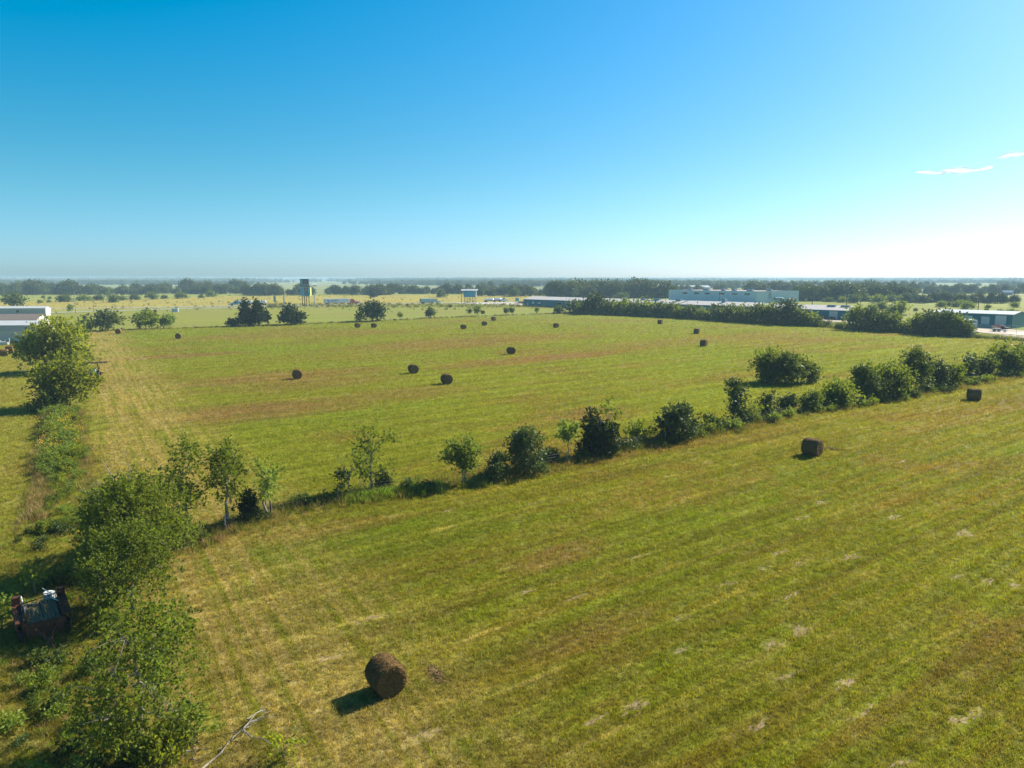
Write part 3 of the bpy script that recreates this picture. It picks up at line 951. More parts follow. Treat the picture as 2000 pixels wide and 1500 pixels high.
# the long-armed tree and the two-spired cedar have crowns of their own
def bl_px(px, base, items):
    """crown masses given as offsets in pixels: (dx, y, r, dy depth)"""
    X, Y = G(px, base)
    D = depth(X, Y)
    k = D / F
    out = []
    for dx, y, r, dy in items:
        out.append((dx * k, dy, HT(px, base, y), r * k, r * k, r * k * .85))
    return out


tree('long_armed_tree', 'tall ragged tree with a leafy arm reaching right over the field', 'tree', 724, 963, 838, 60, 'leaf', 'open', 301, dens=1.0,
     blobs=bl_px(724, 963, [(-6, 852, 11, 0), (6, 846, 8, .4), (-10, 866, 9, -.3), (36, 856, 11, 0), (27, 862, 7, .3), (52, 872, 6, 0), (-22, 875, 7, 0), (-33, 878, 6, .2), (-4, 884, 9, .2), (10, 880, 7, -.3), (-12, 898, 9, 0),
                            (-10, 912, 11, .3), (-2, 922, 11, -.3), (-18, 925, 8, 0), (8, 908, 8, .4), (28, 920, 9, 0), (38, 926, 7, .2), (4, 935, 8, 0)]), twigs=2, r0=.16)
tree('cedar_tree', 'two-spired dark cedar on the dividing line', 'tree', 1170, 894, 788, 78, 'leaf_cedar', 'cedar', 302, dens=1.0,
     blobs=bl_px(1170, 894, [(-18, 812, 6, 0), (-16, 822, 10, 0), (-20, 838, 14, 0), (-14, 856, 18, .4), (-22, 870, 16, 0), (-8, 878, 18, -.5), (12, 876, 20, 0), (22, 862, 17, 0), (10, 848, 16, 0), (30, 876, 13, .3), (4, 830, 10, .3), (-4, 862, 20, 0), (24, 842, 9, 0)]), r0=.15)
tree('elm_tree', 'wispy grey-green tree rising behind the two-spired cedar', 'tree', 1187, 884, 784, 40, 'leaf', 'slim', 303, dens=.75,
     blobs=bl_px(1187, 884, [(-10, 790, 6, 0), (-2, 796, 9, 0), (10, 804, 9, 0), (-2, 812, 10, .3), (12, 822, 9, 0), (2, 832, 9, 0), (20, 830, 6, 0)]), twigs=2)


# tree hedgerow in front of the warehouses
def base_y(px):
    P = [(1090, 611.5), (1105, 612), (1285, 619.5), (1450, 630.5), (1600, 639), (1700, 647), (1890, 660)]
    for (a, ya), (b, yb) in zip(P, P[1:]):
        if px <= b: return ya + (yb - ya) * (px - a) / (b - a)
    return P[-1][1]


HR = [(1118, 587, 34), (1142, 590, 32), (1163, 573, 50), (1190, 588, 34), (1213, 585, 38), (1238, 588, 34), (1264, 586, 40), (1288, 591, 34), (1309, 590, 38), (1330, 600, 30),
      (1350, 596, 38), (1374, 603, 32), (1399, 597, 44), (1426, 596, 40), (1450, 600, 36), (1476, 596, 40), (1500, 593, 42), (1533, 590, 52), (1560, 602, 38), (1582, 610, 36), (1599, 618, 20)]
hm = ['leaf_dark', 'leaf', 'leaf_vine', 'leaf_dark', 'leaf']
for i, (px, tp, pw) in enumerate(HR):
    tree('hedgerow_tree', ORD[i] + ' tree from the left in the hedgerow before the teal warehouses', 'tree', px, base_y(px) - .5, tp + 3.5, pw * 1.15, hm[i % 5], 'clump' if i % 3 else 'broad', 400 + i, dens=.95, group='hedgerow before the teal warehouses', trunk='bark_dark', bare=.0)
HR2 = [(1673, 600, 40), (1700, 606, 44), (1722, 612, 44), (1742, 616, 36), (1765, 634, 34), (1790, 618, 34), (1815, 612, 44), (1846, 607, 52), (1868, 622, 38), (1884, 636, 30)]
for i, (px, tp, pw) in enumerate(HR2):
    tree('hedge_tree', ORD[i] + ' tree from the left in the hedge between the two warehouse yards', 'tree', px, base_y(px) - .5, tp, pw * 1.15, hm[(i + 1) % 5], 'clump', 440 + i, dens=.95, group='hedge between the two warehouse yards', trunk='bark_dark')

# bushes behind the right-hand warehouse
BU = [(1668, 592, 14, 30), (1690, 589, 11, 30), (1714, 592, 14, 34), (1740, 590, 13, 40), (1765, 591, 12, 34), (1792, 590, 10, 26), (1815, 590, 10, 24), (1838, 590, 9, 26), (1838, 600, 11, 20), (1858, 599, 9, 20), (1874, 600, 12, 26), (1890, 604, 12, 28), (1788, 608, 5, 10),
      (1929, 602, 6, 12), (1926, 608, 5, 12), (1955, 611, 6, 20), (1978, 611, 7, 26), (1982, 601, 9, 16), (1620, 590, 9, 24), (1645, 591, 10, 24), (1590, 588, 8, 22), (1512, 586, 7, 22), (1540, 588, 9, 34), (1345, 588, 6, 14), (1215, 583, 10, 34), (1120, 579, 8, 30), (1165, 580, 9, 30), (1272, 583, 8, 26),
      (1720, 606, 14, 30), (1700, 612, 14, 28)]
for i, (px, ba, h, pw) in enumerate(BU):
    tree('meadow_bush', ORD[i] + ' of the rounded bushes scattered in the meadow behind the warehouses' if i < 30 else '', 'bush', px, ba, ba - h, pw, 'leaf' if i % 3 else 'leaf_dark', 'clump', 470 + i, dens=.9, group='rounded bushes behind the warehouses')
# bushes in the green strip behind the golden field, left
BU2 = [(85, 583, 5, 7), (97, 584, 4, 9), (96, 591, 5, 8), (127, 590, 14, 30), (165, 588, 11, 34), (193, 587, 10, 24), (212, 583, 22, 12), (223, 591, 13, 20), (240, 587, 8, 18), (264, 586, 10, 24), (297, 585, 12, 22), (320, 584, 7, 14), (354, 583, 11, 26), (393, 582, 6, 14), (413, 580, 10, 22), (9, 580, 5, 9), (78, 592, 5, 12)]
for i, (px, ba, h, pw) in enumerate(BU2):
    tree('roadside_bush', ORD[i] + ' bush from the left along the green strip behind the golden field', 'bush', px, ba, ba - h, pw, 'leaf_dark' if i % 2 else 'leaf', 'clump', 520 + i, dens=.9, group='bushes along the green strip')

# ------------------------------------------------------------------ woods: one set of crowns, copied as single trees
WP = []
for k, (hh, rr, shp) in enumerate([(10, 6.5, 'broad'), (12, 7, 'clump'), (9, 6, 'broad'), (13, 6.5, 'clump'), (8, 6, 'clump')]):
    rng = np.random.default_rng(900 + k)
    bl = make_blobs(rng, hh, rr, shp)
    V, rnd = leaves(rng, bl, 1200, 0.85, .2, 1.3, .6, m=4)
    V2, rnd2 = leaves(rng, satellites(rng, bl, 6), 1800, 0.8, .2, 1.3, .2, m=4)
    V, rnd = np.concatenate([V, V2]), np.concatenate([rnd, rnd2])
    WP.append(np_mesh("wood_tree", V, rnd, M['leaf_wood'], core_of(bl, .8)))


def wood_tree(x, y, s, k, rz, label, group):
    o = link("wood_tree", WP[k])
    o.location = (x, y, 0.05)
    o.scale = (s * rw.uniform(.8, 1.35), s * rw.uniform(.8, 1.35), s)
    o.rotation_euler = (0, 0, rz)
    tag(o, label, 'tree', group)


WOODS = [
 # (x0, x1, base y, top y, step px, label, group)
 (-10, 140, 575.5, 553, 11, 'dark tree in the left end of the wood behind the green strip', 'wood at the far left'),
 (135, 300, 575, 558, 12, 'dark tree in the wood below the bright clearing on the left', 'wood below the left clearing'),
 (232, 325, 572, 554, 12, 'rounded tree between the two bright clearings on the left', 'trees between the left clearings'),
 (300, 480, 574, 557, 12, 'dark tree in the wood left of the tall billboard', 'wood left of the billboard'),
 (365, 480, 570, 549, 12, 'taller tree at the back of the wood left of the tall billboard', 'tall trees left of the billboard'),
 (480, 615, 577, 558, 12, 'tree in the wood right behind the tall billboard', 'wood behind the billboard'),
 (640, 760, 576, 560, 12, 'dark tree in the wood behind the orange-cabbed lorry', 'wood behind the orange-cabbed lorry'),
 (720, 1000, 574, 556, 12, 'dark tree in the wood behind the blue board on posts', 'wood behind the blue board'),
 (940, 1110, 578, 557, 13, 'tree around the farm house and the white barn', 'trees around the farm house'),
 (1080, 1310, 582, 552, 15, 'large tree in the tall wood behind the long teal warehouse', 'tall wood behind the teal warehouse'),
 (1110, 1300, 574, 550, 14, 'tree at the back of the tall wood behind the long teal warehouse', 'back of the tall wood'),
 (1470, 1590, 573, 553, 13, 'tree showing over the roof of the pale blue factory', 'trees behind the pale blue factory'),
 (1560, 1780, 588, 558, 16, 'large tree in the dark wood right of the pale blue factory', 'dark wood right of the factory'),
 (1575, 1770, 575, 553, 14, 'tree at the back of the dark wood right of the pale blue factory', 'back of the dark wood'),
 (1770, 1990, 592, 574, 15, 'tree in the dark row behind the right-hand meadow', 'dark row behind the right meadow'),
 (1720, 2020, 574, 556, 14, 'tree in the far row above the bright field on the right', 'far row above the bright right field'),
]
rw = random.Random(5)
for (x0, x1, by, ty, st, lb, gp) in WOODS:
    x = x0
    while x < x1:
        b = by + rw.uniform(-1.2, .8)
        X, Y = G(x, b)
        h = HT(x, b, ty + rw.uniform(-1.5, 9.0))
        k = rw.randrange(5)
        wood_tree(X, Y, h / (10, 12, 9, 13, 8)[k], k, rw.uniform(0, 6.28), lb, gp)
        x += st * rw.uniform(.6, 1.25)


# ------------------------------------------------------------------ scattering (stuff): points carry a scale, prototypes are picked at random
def scatter(name, pts, scl, protos, kind='stuff', label=None, tilt=0.0):
    pts = np.asarray(pts, dtype=np.float32)
    me = bpy.data.meshes.new(name)
    me.vertices.add(len(pts))
    me.vertices.foreach_set('co', pts.ravel())
    at = me.attributes.new('sc', 'FLOAT', 'POINT')
    at.data.foreach_set('value', np.asarray(scl, dtype=np.float32))
    me.update()
    o = link(name, me)
    pc = bpy.data.collections.new(name + "_kinds")
    for m_ in protos:
        po = bpy.data.objects.new(m_.name, m_)
        pc.objects.link(po)
    ng = bpy.data.node_groups.new(name, 'GeometryNodeTree')
    ng.interface.new_socket("Geometry", in_out='INPUT', socket_type='NodeSocketGeometry')
    ng.interface.new_socket("Geometry", in_out='OUTPUT', socket_type='NodeSocketGeometry')
    gi = ng.nodes.new("NodeGroupInput")
    go = ng.nodes.new("NodeGroupOutput")
    ci = ng.nodes.new("GeometryNodeCollectionInfo")
    ci.inputs['Collection'].default_value = pc
    ci.inputs['Separate Children'].default_value = True
    ci.inputs['Reset Children'].default_value = True
    ip = ng.nodes.new("GeometryNodeInstanceOnPoints")
    ip.inputs['Pick Instance'].default_value = True
    rv = ng.nodes.new("FunctionNodeRandomValue")
    rv.data_type = 'FLOAT_VECTOR'
    rv.inputs[0].default_value = (-tilt, -tilt, 0)
    rv.inputs[1].default_value = (tilt, tilt, 6.283)
    na = ng.nodes.new("GeometryNodeInputNamedAttribute")
    na.data_type = 'FLOAT'
    na.inputs['Name'].default_value = 'sc'
    ng.links.new(gi.outputs[0], ip.inputs['Points'])
    ng.links.new(ci.outputs[0], ip.inputs['Instance'])
    ng.links.new(rv.outputs[0], ip.inputs['Rotation'])
    ng.links.new(na.outputs[0], ip.inputs['Scale'])
    ng.links.new(ip.outputs[0], go.inputs[0])
    mod = o.modifiers.new("scatter", 'NODES')
    mod.node_group = ng
    o['kind'] = kind
    if label: o['label'] = label
    return o


def tuft_mesh(name, seed, n, h, spread, width, m, lean=.6, seg=2):
    rng = np.random.default_rng(seed)
    Q = []
    for i in range(n):
        th = rng.uniform(0, 6.283)
        r = spread * math.sqrt(rng.random()) * .5
        b = np.array([r * math.cos(th), r * math.sin(th), -0.01])
        hh = h * rng.uniform(.5, 1.15)
        d = np.array([math.cos(th), math.sin(th), 0]) * lean * hh * rng.uniform(.3, 1.2)
        fa = rng.uniform(0, 6.283)
        wv = np.array([math.cos(fa), math.sin(fa), 0]) * width * rng.uniform(.6, 1.2) * .5
        mid = b + d * .35 + np.array([0, 0, hh * .6])
        tip = b + d + np.array([0, 0, hh])
        Q.append([b - wv, b + wv, mid + wv * .85, mid - wv * .85])
        Q.append([mid - wv * .85, mid + wv * .85, tip + wv * .15, tip - wv * .15])
    V = np.array(Q)
    return np_mesh(name, V, rng.random(len(V)), m)


prng = np.random.default_rng(77)


def near_points(n, d0, d1):
    """random ground points around the part of the field nearest to the drone"""
    r = np.sqrt(prng.random(n) * (d1 * d1 - d0 * d0) + d0 * d0)
    th = prng.uniform(R(90 - 42), R(90 + 42), n)
    return np.stack([r * np.cos(th), r * np.sin(th), np.full(n, .13)], 1)


GT = [tuft_mesh("grass_tuft", 10 + i, 9, .10 + .02 * i, .20, .016, M['tuft'], lean=.9) for i in range(4)]
NT = 640000
rr_ = np.exp(prng.uniform(math.log(12), math.log(430), NT * 2))        # uniform in log r, then thinned
keep = prng.random(NT * 2) < np.minimum(1, (rr_ / 70) ** .55) * np.clip((430 - rr_) / 180, 0, 1)
rr_ = rr_[keep][:NT]
th_ = prng.uniform(R(90 - 56), R(90 + 56), len(rr_))
PP = np.stack([rr_ * np.cos(th_), rr_ * np.sin(th_), np.full(len(rr_), .13)], 1)
S = prng.uniform(.7, 1.3, len(PP)) * np.clip((rr_ / 32) ** .45, .9, 2.8)
ok = PP[:, 1] < 388 - np.abs(PP[:, 0] - 29) * np.where(PP[:, 0] > 29, 1.06, .728) - 3
PP, S = PP[ok], S[ok]
keep = np.ones(len(PP), bool)
for (px_, py_, ax, ay) in BARE:
    gx, gy = G(px_, py_)
    dx_, dy_ = PP[:, 0] - gx, PP[:, 1] - gy
    u_ = (dx_ * math.cos(R(36)) + dy_ * math.sin(R(36))) / (ax * 1.05)
    v_ = (-dx_ * math.sin(R(36)) + dy_ * math.cos(R(36))) / (ay * 1.05)
    keep &= ~((u_ * u_ + v_ * v_ < 1) & (prng.random(len(PP)) < .6))
PP, S = PP[keep], S[keep]
scatter("mown_grass", PP, S, GT, label='short mown grass stubble over the hay field', tilt=.25)

BRUSH = []
for k, lm_ in enumerate(['leaf_dark', 'leaf', 'leaf_vine', 'leaf', 'leaf_light']):
    rng = np.random.default_rng(1200 + k)
    bl = [(rng.normal() * .45, rng.normal() * .45, rng.uniform(.25, .9), .5, .5, .42) for _ in range(6)]
    V, rnd = leaves(rng, bl, 420, .15, .6, 1.8, .2, m=5)
    BRUSH.append(np_mesh("low_brush", V, rnd, M[lm_]))

# weeds and tall grass along the fence lines
WG = [tuft_mesh("weed_clump", 30 + i, 20, .5, .5, .024, M['weed'], lean=.5) for i in range(3)] + [tuft_mesh("weed_clump", 40, 18, .5, .45, .026, M['weed_dry'], lean=.5)]
WDK = [tuft_mesh("weed_clump", 50 + i, 30, .75, .8, .05, M['weed_dark'], lean=.5) for i in range(3)] + [tuft_mesh("weed_clump", 56, 22, .65, .6, .035, M['weed'], lean=.6)]
WDR = [tuft_mesh("straw_clump", 60 + i, 24, .55, .5, .022, M['weed_dry'], lean=.5) for i in range(3)] + [tuft_mesh("weed_clump", 66, 18, .5, .45, .026, M['weed'], lean=.5)]
WBR = [tuft_mesh("bright_clump", 70 + i, 26, .55, .5, .03, M['bright'], lean=.45) for i in range(3)]


def strip(poly, width, per_m2, smin, smax, clump=0.0):
    out, sc = [], []
    for a, b in zip(poly, poly[1:]):
        a, b = np.array(a[:2]), np.array(b[:2])
        L = np.linalg.norm(b - a)
        n = int(L * width * per_m2)
        t = prng.random(n)
        d = (b - a) / L
        nr = np.array([-d[1], d[0]])
        off = prng.normal(size=n) * width * .28
        p = a + np.outer(t, b - a) + np.outer(off, nr)
        keep = np.ones(n, bool)
        if clump:
            keep = (np.sin(p[:, 0] * .7 + 1.3) + np.sin(p[:, 0] * .23 + p[:, 1] * .4) + prng.normal(size=n) * .5) > clump - 1
        p = p[keep]
        out.append(np.column_stack([p, np.full(len(p), .12)]))
        sc.append(prng.uniform(smin, smax, len(p)))
    return np.vstack(out), np.concatenate(sc)


DIV = [G(330, 1085), G(440, 1040), G(520, 1008), G(660, 982), G(800, 962), G(905, 946), G(1040, 922), G(1170, 893), G(1300, 864), G(1440, 836), G(1600, 800), G(1740, 783), G(1860, 758), G(2000, 732), G(2200, 700)]
p, s = strip(DIV, 4.2, 5.0, .5, 1.3)
scatter("fence_line_weeds", p, s, WG + WDR[:2], label='tall weeds and grass along the dividing fence line')
p, s = strip(DIV[:10], 3.2, 3.0, .5, 1.2, .4)
scatter("fence_line_brush", p, s, WDK, label='dark low brush under the trees of the dividing line')
p, s = strip(DIV[6:], 2.6, .9, .3, 1.05, .45)
scatter("hedge_undergrowth", p, s, BRUSH, label='tangled low undergrowth joining the trees of the dividing line', tilt=.2)
p, s = strip(DIV[:6], 2.2, .35, .3, .8, .5)
scatter("low_brush", p, s, BRUSH, label='scattered low brush along the left part of the dividing line', tilt=.2)
p, s = strip([LP + LD * t for t in (38, 50, 70, 90)], 6, .5, .3, .7, .2)
kp = np.hypot(p[:, 0] + 25.2, p[:, 1] - 35.8) > 3.3
p, s = p[kp], s[kp]
scatter("low_brush", p, s, BRUSH, label='leafy low brush around the wagon and sprawling tree', tilt=.2)
p, s = strip([G(x, base_y(x)) for x in (1105, 1285, 1450, 1600)] + [G(1690, 646), G(1890, 659)], 4, .3, 1.0, 2.0, .2)
scatter("hedge_undergrowth", p, s, BRUSH, label='undergrowth below the hedgerow trees', tilt=.2)
p, s = strip([G(670, 983), G(740, 972), G(770, 966), G(880, 953)], 2.4, 9, .6, 1.5, .3)
scatter("bright_grass", p, s, WBR, label='bright green grass by the long-armed tree')
FAR = [G(158, 648), G(300, 644), G(450, 639), G(600, 634), G(740, 628), G(850, 622), G(1000, 616), G(1105, 612.5)]
p, s = strip(FAR, 2.2, 2.2, .5, 1.2)
scatter("far_fence_weeds", p, s, WDR + WDK[:2], label='weeds along the far fence of the hay field')
RGT = [G(x, base_y(x)) for x in (1105, 1200, 1285, 1370, 1450, 1600, 1700, 1890)] + [G(1960, 664), G(2040, 670)]
p, s = strip(RGT, 3.5, 1.6, .9, 1.8)
scatter("hedgerow_weeds", p, s, WDK, label='rough growth under the hedgerow and along the yard fence')
LFT = [LP + LD * t for t in (-42, -25, -10, 5, 20, 34)]
TALL = []
for k, (lm_, hh_) in enumerate([('leaf_light', 1.3), ('leaf_light', 1.1), ('leaf', 1.2), ('leaf_yellow', 1.0)]):
    rng = np.random.default_rng(1300 + k)
    bl = [(rng.normal() * .3, rng.normal() * .3, rng.uniform(.3, hh_), .28, .28, .3) for _ in range(7)]
    V, rnd = leaves(rng, bl, 520, .085, 1.0, 2.0, .2, m=6)
    TALL.append(np_mesh("tall_weed", V, rnd, M[lm_]))
p, s = strip([LP + LD * t - LN * .6 for t in (-16, -5, 10, 22)], 2.9, 1.4, .6, 1.15)
p2, s2 = strip([LP + LD * t - LN * .3 for t in (20, 30, 40)], 3.0, .7, .35, .8)
p, s = np.vstack([p, p2]), np.concatenate([s, s2])
scatter("tall_weeds", p, s, TALL, label='tall leafy weeds along the left fence line', tilt=.15)
p, s = strip([LP + LD * t - LN * 1.9 for t in (-18, -5, 10, 36)], 1.5, 10, .8, 1.5)
scatter("tall_dry_grass", p, s, WDR, label='tall straw-coloured grass on the edge of the left weed strip')
p, s = strip([LP + LD * t + LN * 1.6 for t in (-18, -5, 10, 26, 34)], 1.8, 6, .5, 1.1)
scatter("left_fence_weeds", p, s, WG + WDR, label='weeds and dry grass on the field side of the left fence line')
p, s = strip([LP + LD * t for t in (36, 50, 70, 95)], 11, 8, .3, .7, .2)
kp = np.hypot(p[:, 0] + 25.2, p[:, 1] - 35.8) > 2.6
p, s = p[kp], s[kp]
scatter("ground_brush", p, s, WG + WBR[:1] + WDR[:2], label='rough grass and low brush around the farm wagon')
# rough tussocks in the verge and the golden field
def px_area(n, x0, x1, y0, y1):
    x = prng.uniform(x0, x1, n)
    y = prng.uniform(y0, y1, n)
    return np.array([G(a, b) + (.1,) for a, b in zip(x, y)])


p = px_area(1500, -20, 1120, 577, 606)
scatter("golden_tussocks", p, prng.uniform(.8, 2.2, len(p)), WDR + WDK[:1], label='tussocks in the golden field')
p = px_area(1600, 520, 1120, 594, 601)
scatter("verge_tussocks", p, prng.uniform(1.0, 2.4, len(p)), WG + WDK[:1], label='rough grass on the verge by the billboards')


def flower_mesh(seed):
    rng = np.random.default_rng(seed)
    V = []
    for i in range(26):
        c = np.array([rng.normal() * .28, rng.normal() * .28, rng.uniform(.5, .95)])
        for k in range(2):
            a = rng.uniform(0, 3.14)
            t1 = np.array([math.cos(a), math.sin(a), rng.normal() * .3]) * .035
            t2 = np.array([-math.sin(a), math.cos(a), rng.normal() * .3]) * .035
            V.append([c - t1, c + t2, c + t1, c - t2])
    V = np.array(V)
    return np_mesh("yellow_flower", V, rng.random(len(V)), M['yellow'])


p, s = strip([LP + LD * t - LN * .5 for t in (-12, 2, 12)], 3.2, 1.3, .9, 1.5)
scatter("sunflower_blooms", p, s, [flower_mesh(1), flower_mesh(2)], label='yellow blooms in the weeds of the left fence line')
p = np.array([G(75, 1262) + (.1,), G(112, 1248) + (.1,), G(62, 1300) + (.1,), G(86, 1322) + (.1,), G(110, 1300) + (.1,)])
scatter("yellow_wildflowers", p, [.4] * 5, [flower_mesh(3)], label='few yellow wildflowers below the wagon drawbar')

# far woods, out to the horizon
far_p, far_s = [], []
frng = np.random.default_rng(8)


def wood_mask(x, y):
    return (np.sin(x * .0031 + 1.2) + np.sin(y * .0043 + x * .0011) + np.sin(x * .0009 - y * .0021 + 2) + np.sin((x + y) * .0072) * .6)


n = 33000
d = np.exp(frng.uniform(math.log(1020), math.log(3600), n))
th = frng.uniform(R(90 - 52), R(90 + 52), n)
x, y = d * np.cos(th), d * np.sin(th)
mk = wood_mask(x, y) + frng.normal(size=n) * .25 > .35
# clearings seen between the woods
q = 1000 + F * x / y
clr = ((q > 118) & (q < 178) & (d < 1900)) | ((q > 215) & (q < 460) & (d < 1700) & (d > 1150)) | ((q > 500) & (q < 590) & (d < 1800)) | ((q > 615) & (q < 655) & (d < 1700)) | ((q > 650) & (q < 760) & (d < 1500)) | ((q > 960) & (q < 1070) & (d < 1500)) | ((q > 1620) & (d < 1350))
mk &= ~clr
scatter("distant_woods", np.stack([x[mk], y[mk], np.full(mk.sum(), .05)], 1), frng.uniform(.55, 1.05, mk.sum()), WP, label='distant woods between pale fields')
GP = []
for k in range(3):
    rng = np.random.default_rng(950 + k)
    bl = []
    for i in range(26):
        xx, yy = rng.normal() * 26, rng.normal() * 10
        r_ = rng.uniform(4.5, 8)
        bl.append((xx, yy, r_ * .75, r_, r_, r_ * rng.uniform(.75, 1.1)))
    V, rnd = leaves(rng, bl, 1500, 1.9, .1, 1.2, .75, m=3)
    GP.append(np_mesh("grove", V, rnd, M['leaf_wood'], core_of(bl, .95)))
n = 19000
d = np.exp(frng.uniform(math.log(3200), math.log(14000), n))
th = frng.uniform(R(90 - 52), R(90 + 52), n)
x, y = d * np.cos(th), d * np.sin(th)
mk = wood_mask(x * .6, y * .6) + frng.normal(size=n) * .3 > .3
scatter("horizon_woods", np.stack([x[mk], y[mk], np.full(mk.sum(), .05)], 1), frng.uniform(.6, 1.2, mk.sum()), GP, label='woods fading towards the horizon')

# ------------------------------------------------------------------ hay bales
def bale_material():
    m, nt, out = new_mat("hay_bale")
    tc = N(nt, "ShaderNodeTexCoord").outputs['Object']
    sp = N(nt, "ShaderNodeSeparateXYZ")
    nt.links.new(tc, sp.inputs[0])
    rad = mth(nt, 'SQRT', mth(nt, 'ADD', mth(nt, 'POWER', sp.outputs[1], 2.0), mth(nt, 'POWER', sp.outputs[2], 2.0)))
    cb = N(nt, "ShaderNodeCombineXYZ")
    nt.links.new(mth(nt, 'MULTIPLY', sp.outputs[0], 6.0), cb.inputs[0])
    nt.links.new(mth(nt, 'MULTIPLY', rad, 14.0), cb.inputs[1])
    nt.links.new(mth(nt, 'ARCTAN2', sp.outputs[2], sp.outputs[1]), cb.inputs[2])
    n1 = noise(nt, cb.outputs[0], 2.2, 4, .7)
    n2 = noise(nt, tc, 14, 5, .75)
    c = mixc(nt, ramp(nt, n2, .35, .65), (0.070, 0.038, 0.013), (0.30, 0.18, 0.068))
    c = mixc(nt, ramp(nt, n1, .4, .65, 0, .6), c, (0.10, 0.058, 0.022))
    oi = N(nt, "ShaderNodeObjectInfo").outputs['Random']
    hsv = N(nt, "ShaderNodeHueSaturation")
    nt.links.new(ramp(nt, oi, 0, 1, .8, 1.1), hsv.inputs['Value'])
    nt.links.new(c, hsv.inputs['Color'])
    p = N(nt, "ShaderNodeBsdfPrincipled")
    p.inputs['Roughness'].default_value = .95
    p.inputs['Specular IOR Level'].default_value = .1
    nt.links.new(hsv.outputs[0], p.inputs['Base Color'])
    b = N(nt, "ShaderNodeBump")
    b.inputs['Strength'].default_value = 1.0
    b.inputs['Distance'].default_value = .05
    nt.links.new(mth(nt, 'ADD', n1, n2), b.inputs['Height'])
    nt.links.new(b.outputs[0], p.inputs['Normal'])
    nt.links.new(p.outputs[0], out.inputs['Surface'])
    return m


M['bale'] = bale_material()
M['straw'] = mat("loose_straw", (0.25, 0.16, 0.07), .95, var=.4)


def bale_meshes(seed, fuzz):
    """axis along X, resting on z = 0; roll and the two end faces"""
    rng = np.random.default_rng(seed)
    Rb, L, k, nx = .89, 1.56, 56, 9
    ph = rng.uniform(0, 6, 6)
    v, f = [], []
    def rad(t, a):
        e = abs(t * 2 - 1)
        r = Rb * (1 - .05 * max(0, e - .72) / .28)
        r *= 1 + .012 * math.sin(3 * a + ph[0]) + .012 * math.sin(7 * a + ph[1] + t * 5) + .008 * math.sin(t * 31 + ph[2])
        return r
    for i in range(nx):
        t = i / (nx - 1)
        for j in range(k):
            a = 2 * math.pi * j / k
            r = rad(t, a)
            z = Rb * .985 + r * math.sin(a)
            v.append(((t - .5) * L, r * math.cos(a), max(z, 0.0)))
    for i in range(nx - 1):
        for j in range(k):
            a, b = i * k + j, i * k + (j + 1) % k
            f.append((a, a + k, b + k, b))
    roll = bpy.data.meshes.new("roll")
    roll.from_pydata(v, [], f)
    roll.polygons.foreach_set('use_smooth', [True] * len(f))
    roll.materials.append(M['bale'])
    ends = []
    for sgn, i in ((-1, 0), (1, nx - 1)):
        ev, ef = [], []
        rings = [1.0, .93, .72, .5, .28, .1]
        for q, rr in enumerate(rings):
            for j in range(k):
                x0, y0, z0 = v[i * k + j]
                dx = sgn * (.0, .035, .05, .04, .05, .03)[q] + rng.normal() * .008
                ev.append((x0 + dx, y0 * rr, Rb * .985 + (z0 - Rb * .985) * rr))
        for q in range(len(rings) - 1):
            for j in range(k):
                a, b = q * k + j, q * k + (j + 1) % k
                ef.append((a, b, b + k, a + k) if sgn > 0 else (b, a, a + k, b + k))
        e = (len(rings) - 1) * k
        ef.append(tuple(range(e, e + k)) if sgn > 0 else tuple(range(e, e + k))[::-1])
        em = bpy.data.meshes.new("end_face")
        em.from_pydata(ev, [], ef)
        em.materials.append(M['bale'])
        ends.append(em)
    if fuzz:
        Q = []
        for _ in range(fuzz):
            a = rng.uniform(-.2, 3.34)
            t = rng.random()
            r = rad(t, a) * 1.0
            c = np.array([(t - .5) * L, r * math.cos(a), Rb * .985 + r * math.sin(a)])
            nrm = np.array([0, math.cos(a), math.sin(a)])
            tg = rng.normal(size=3) * .5 + nrm * .35
            tg /= np.linalg.norm(tg)
            wv = np.cross(tg, rng.normal(size=3))
            wv /= np.linalg.norm(wv)
            l = rng.uniform(.03, .09)
            Q.append([c - wv * .006, c + wv * .006, c + tg * l + wv * .003, c + tg * l - wv * .003])
        V = np.array(Q)
        fz = np_mesh("loose_straw", V, rng.random(len(V)), M['straw'])
    else:
        fz = None
    return roll, ends, fz


BALES = [bale_meshes(s, fz) for s, fz in ((1, 5200), (2, 1500), (3, 0))]


def bale(px, py, ang, kind, label, group, sc=1.0):
    x, y = G(px, py)
    # py is the lowest visible point: the resting line lies a little beyond it
    root = empty('hay_bale', (x, y + .35, .12), R(ang), label, 'hay bale', group)
    root.scale = (sc, sc, sc)
    roll, ends, fz = BALES[kind]
    link('roll', roll, root)
    for e in ends: link('end_face', e, root)
    if fz is not None: link('straw_fringe', fz, root)
    return root


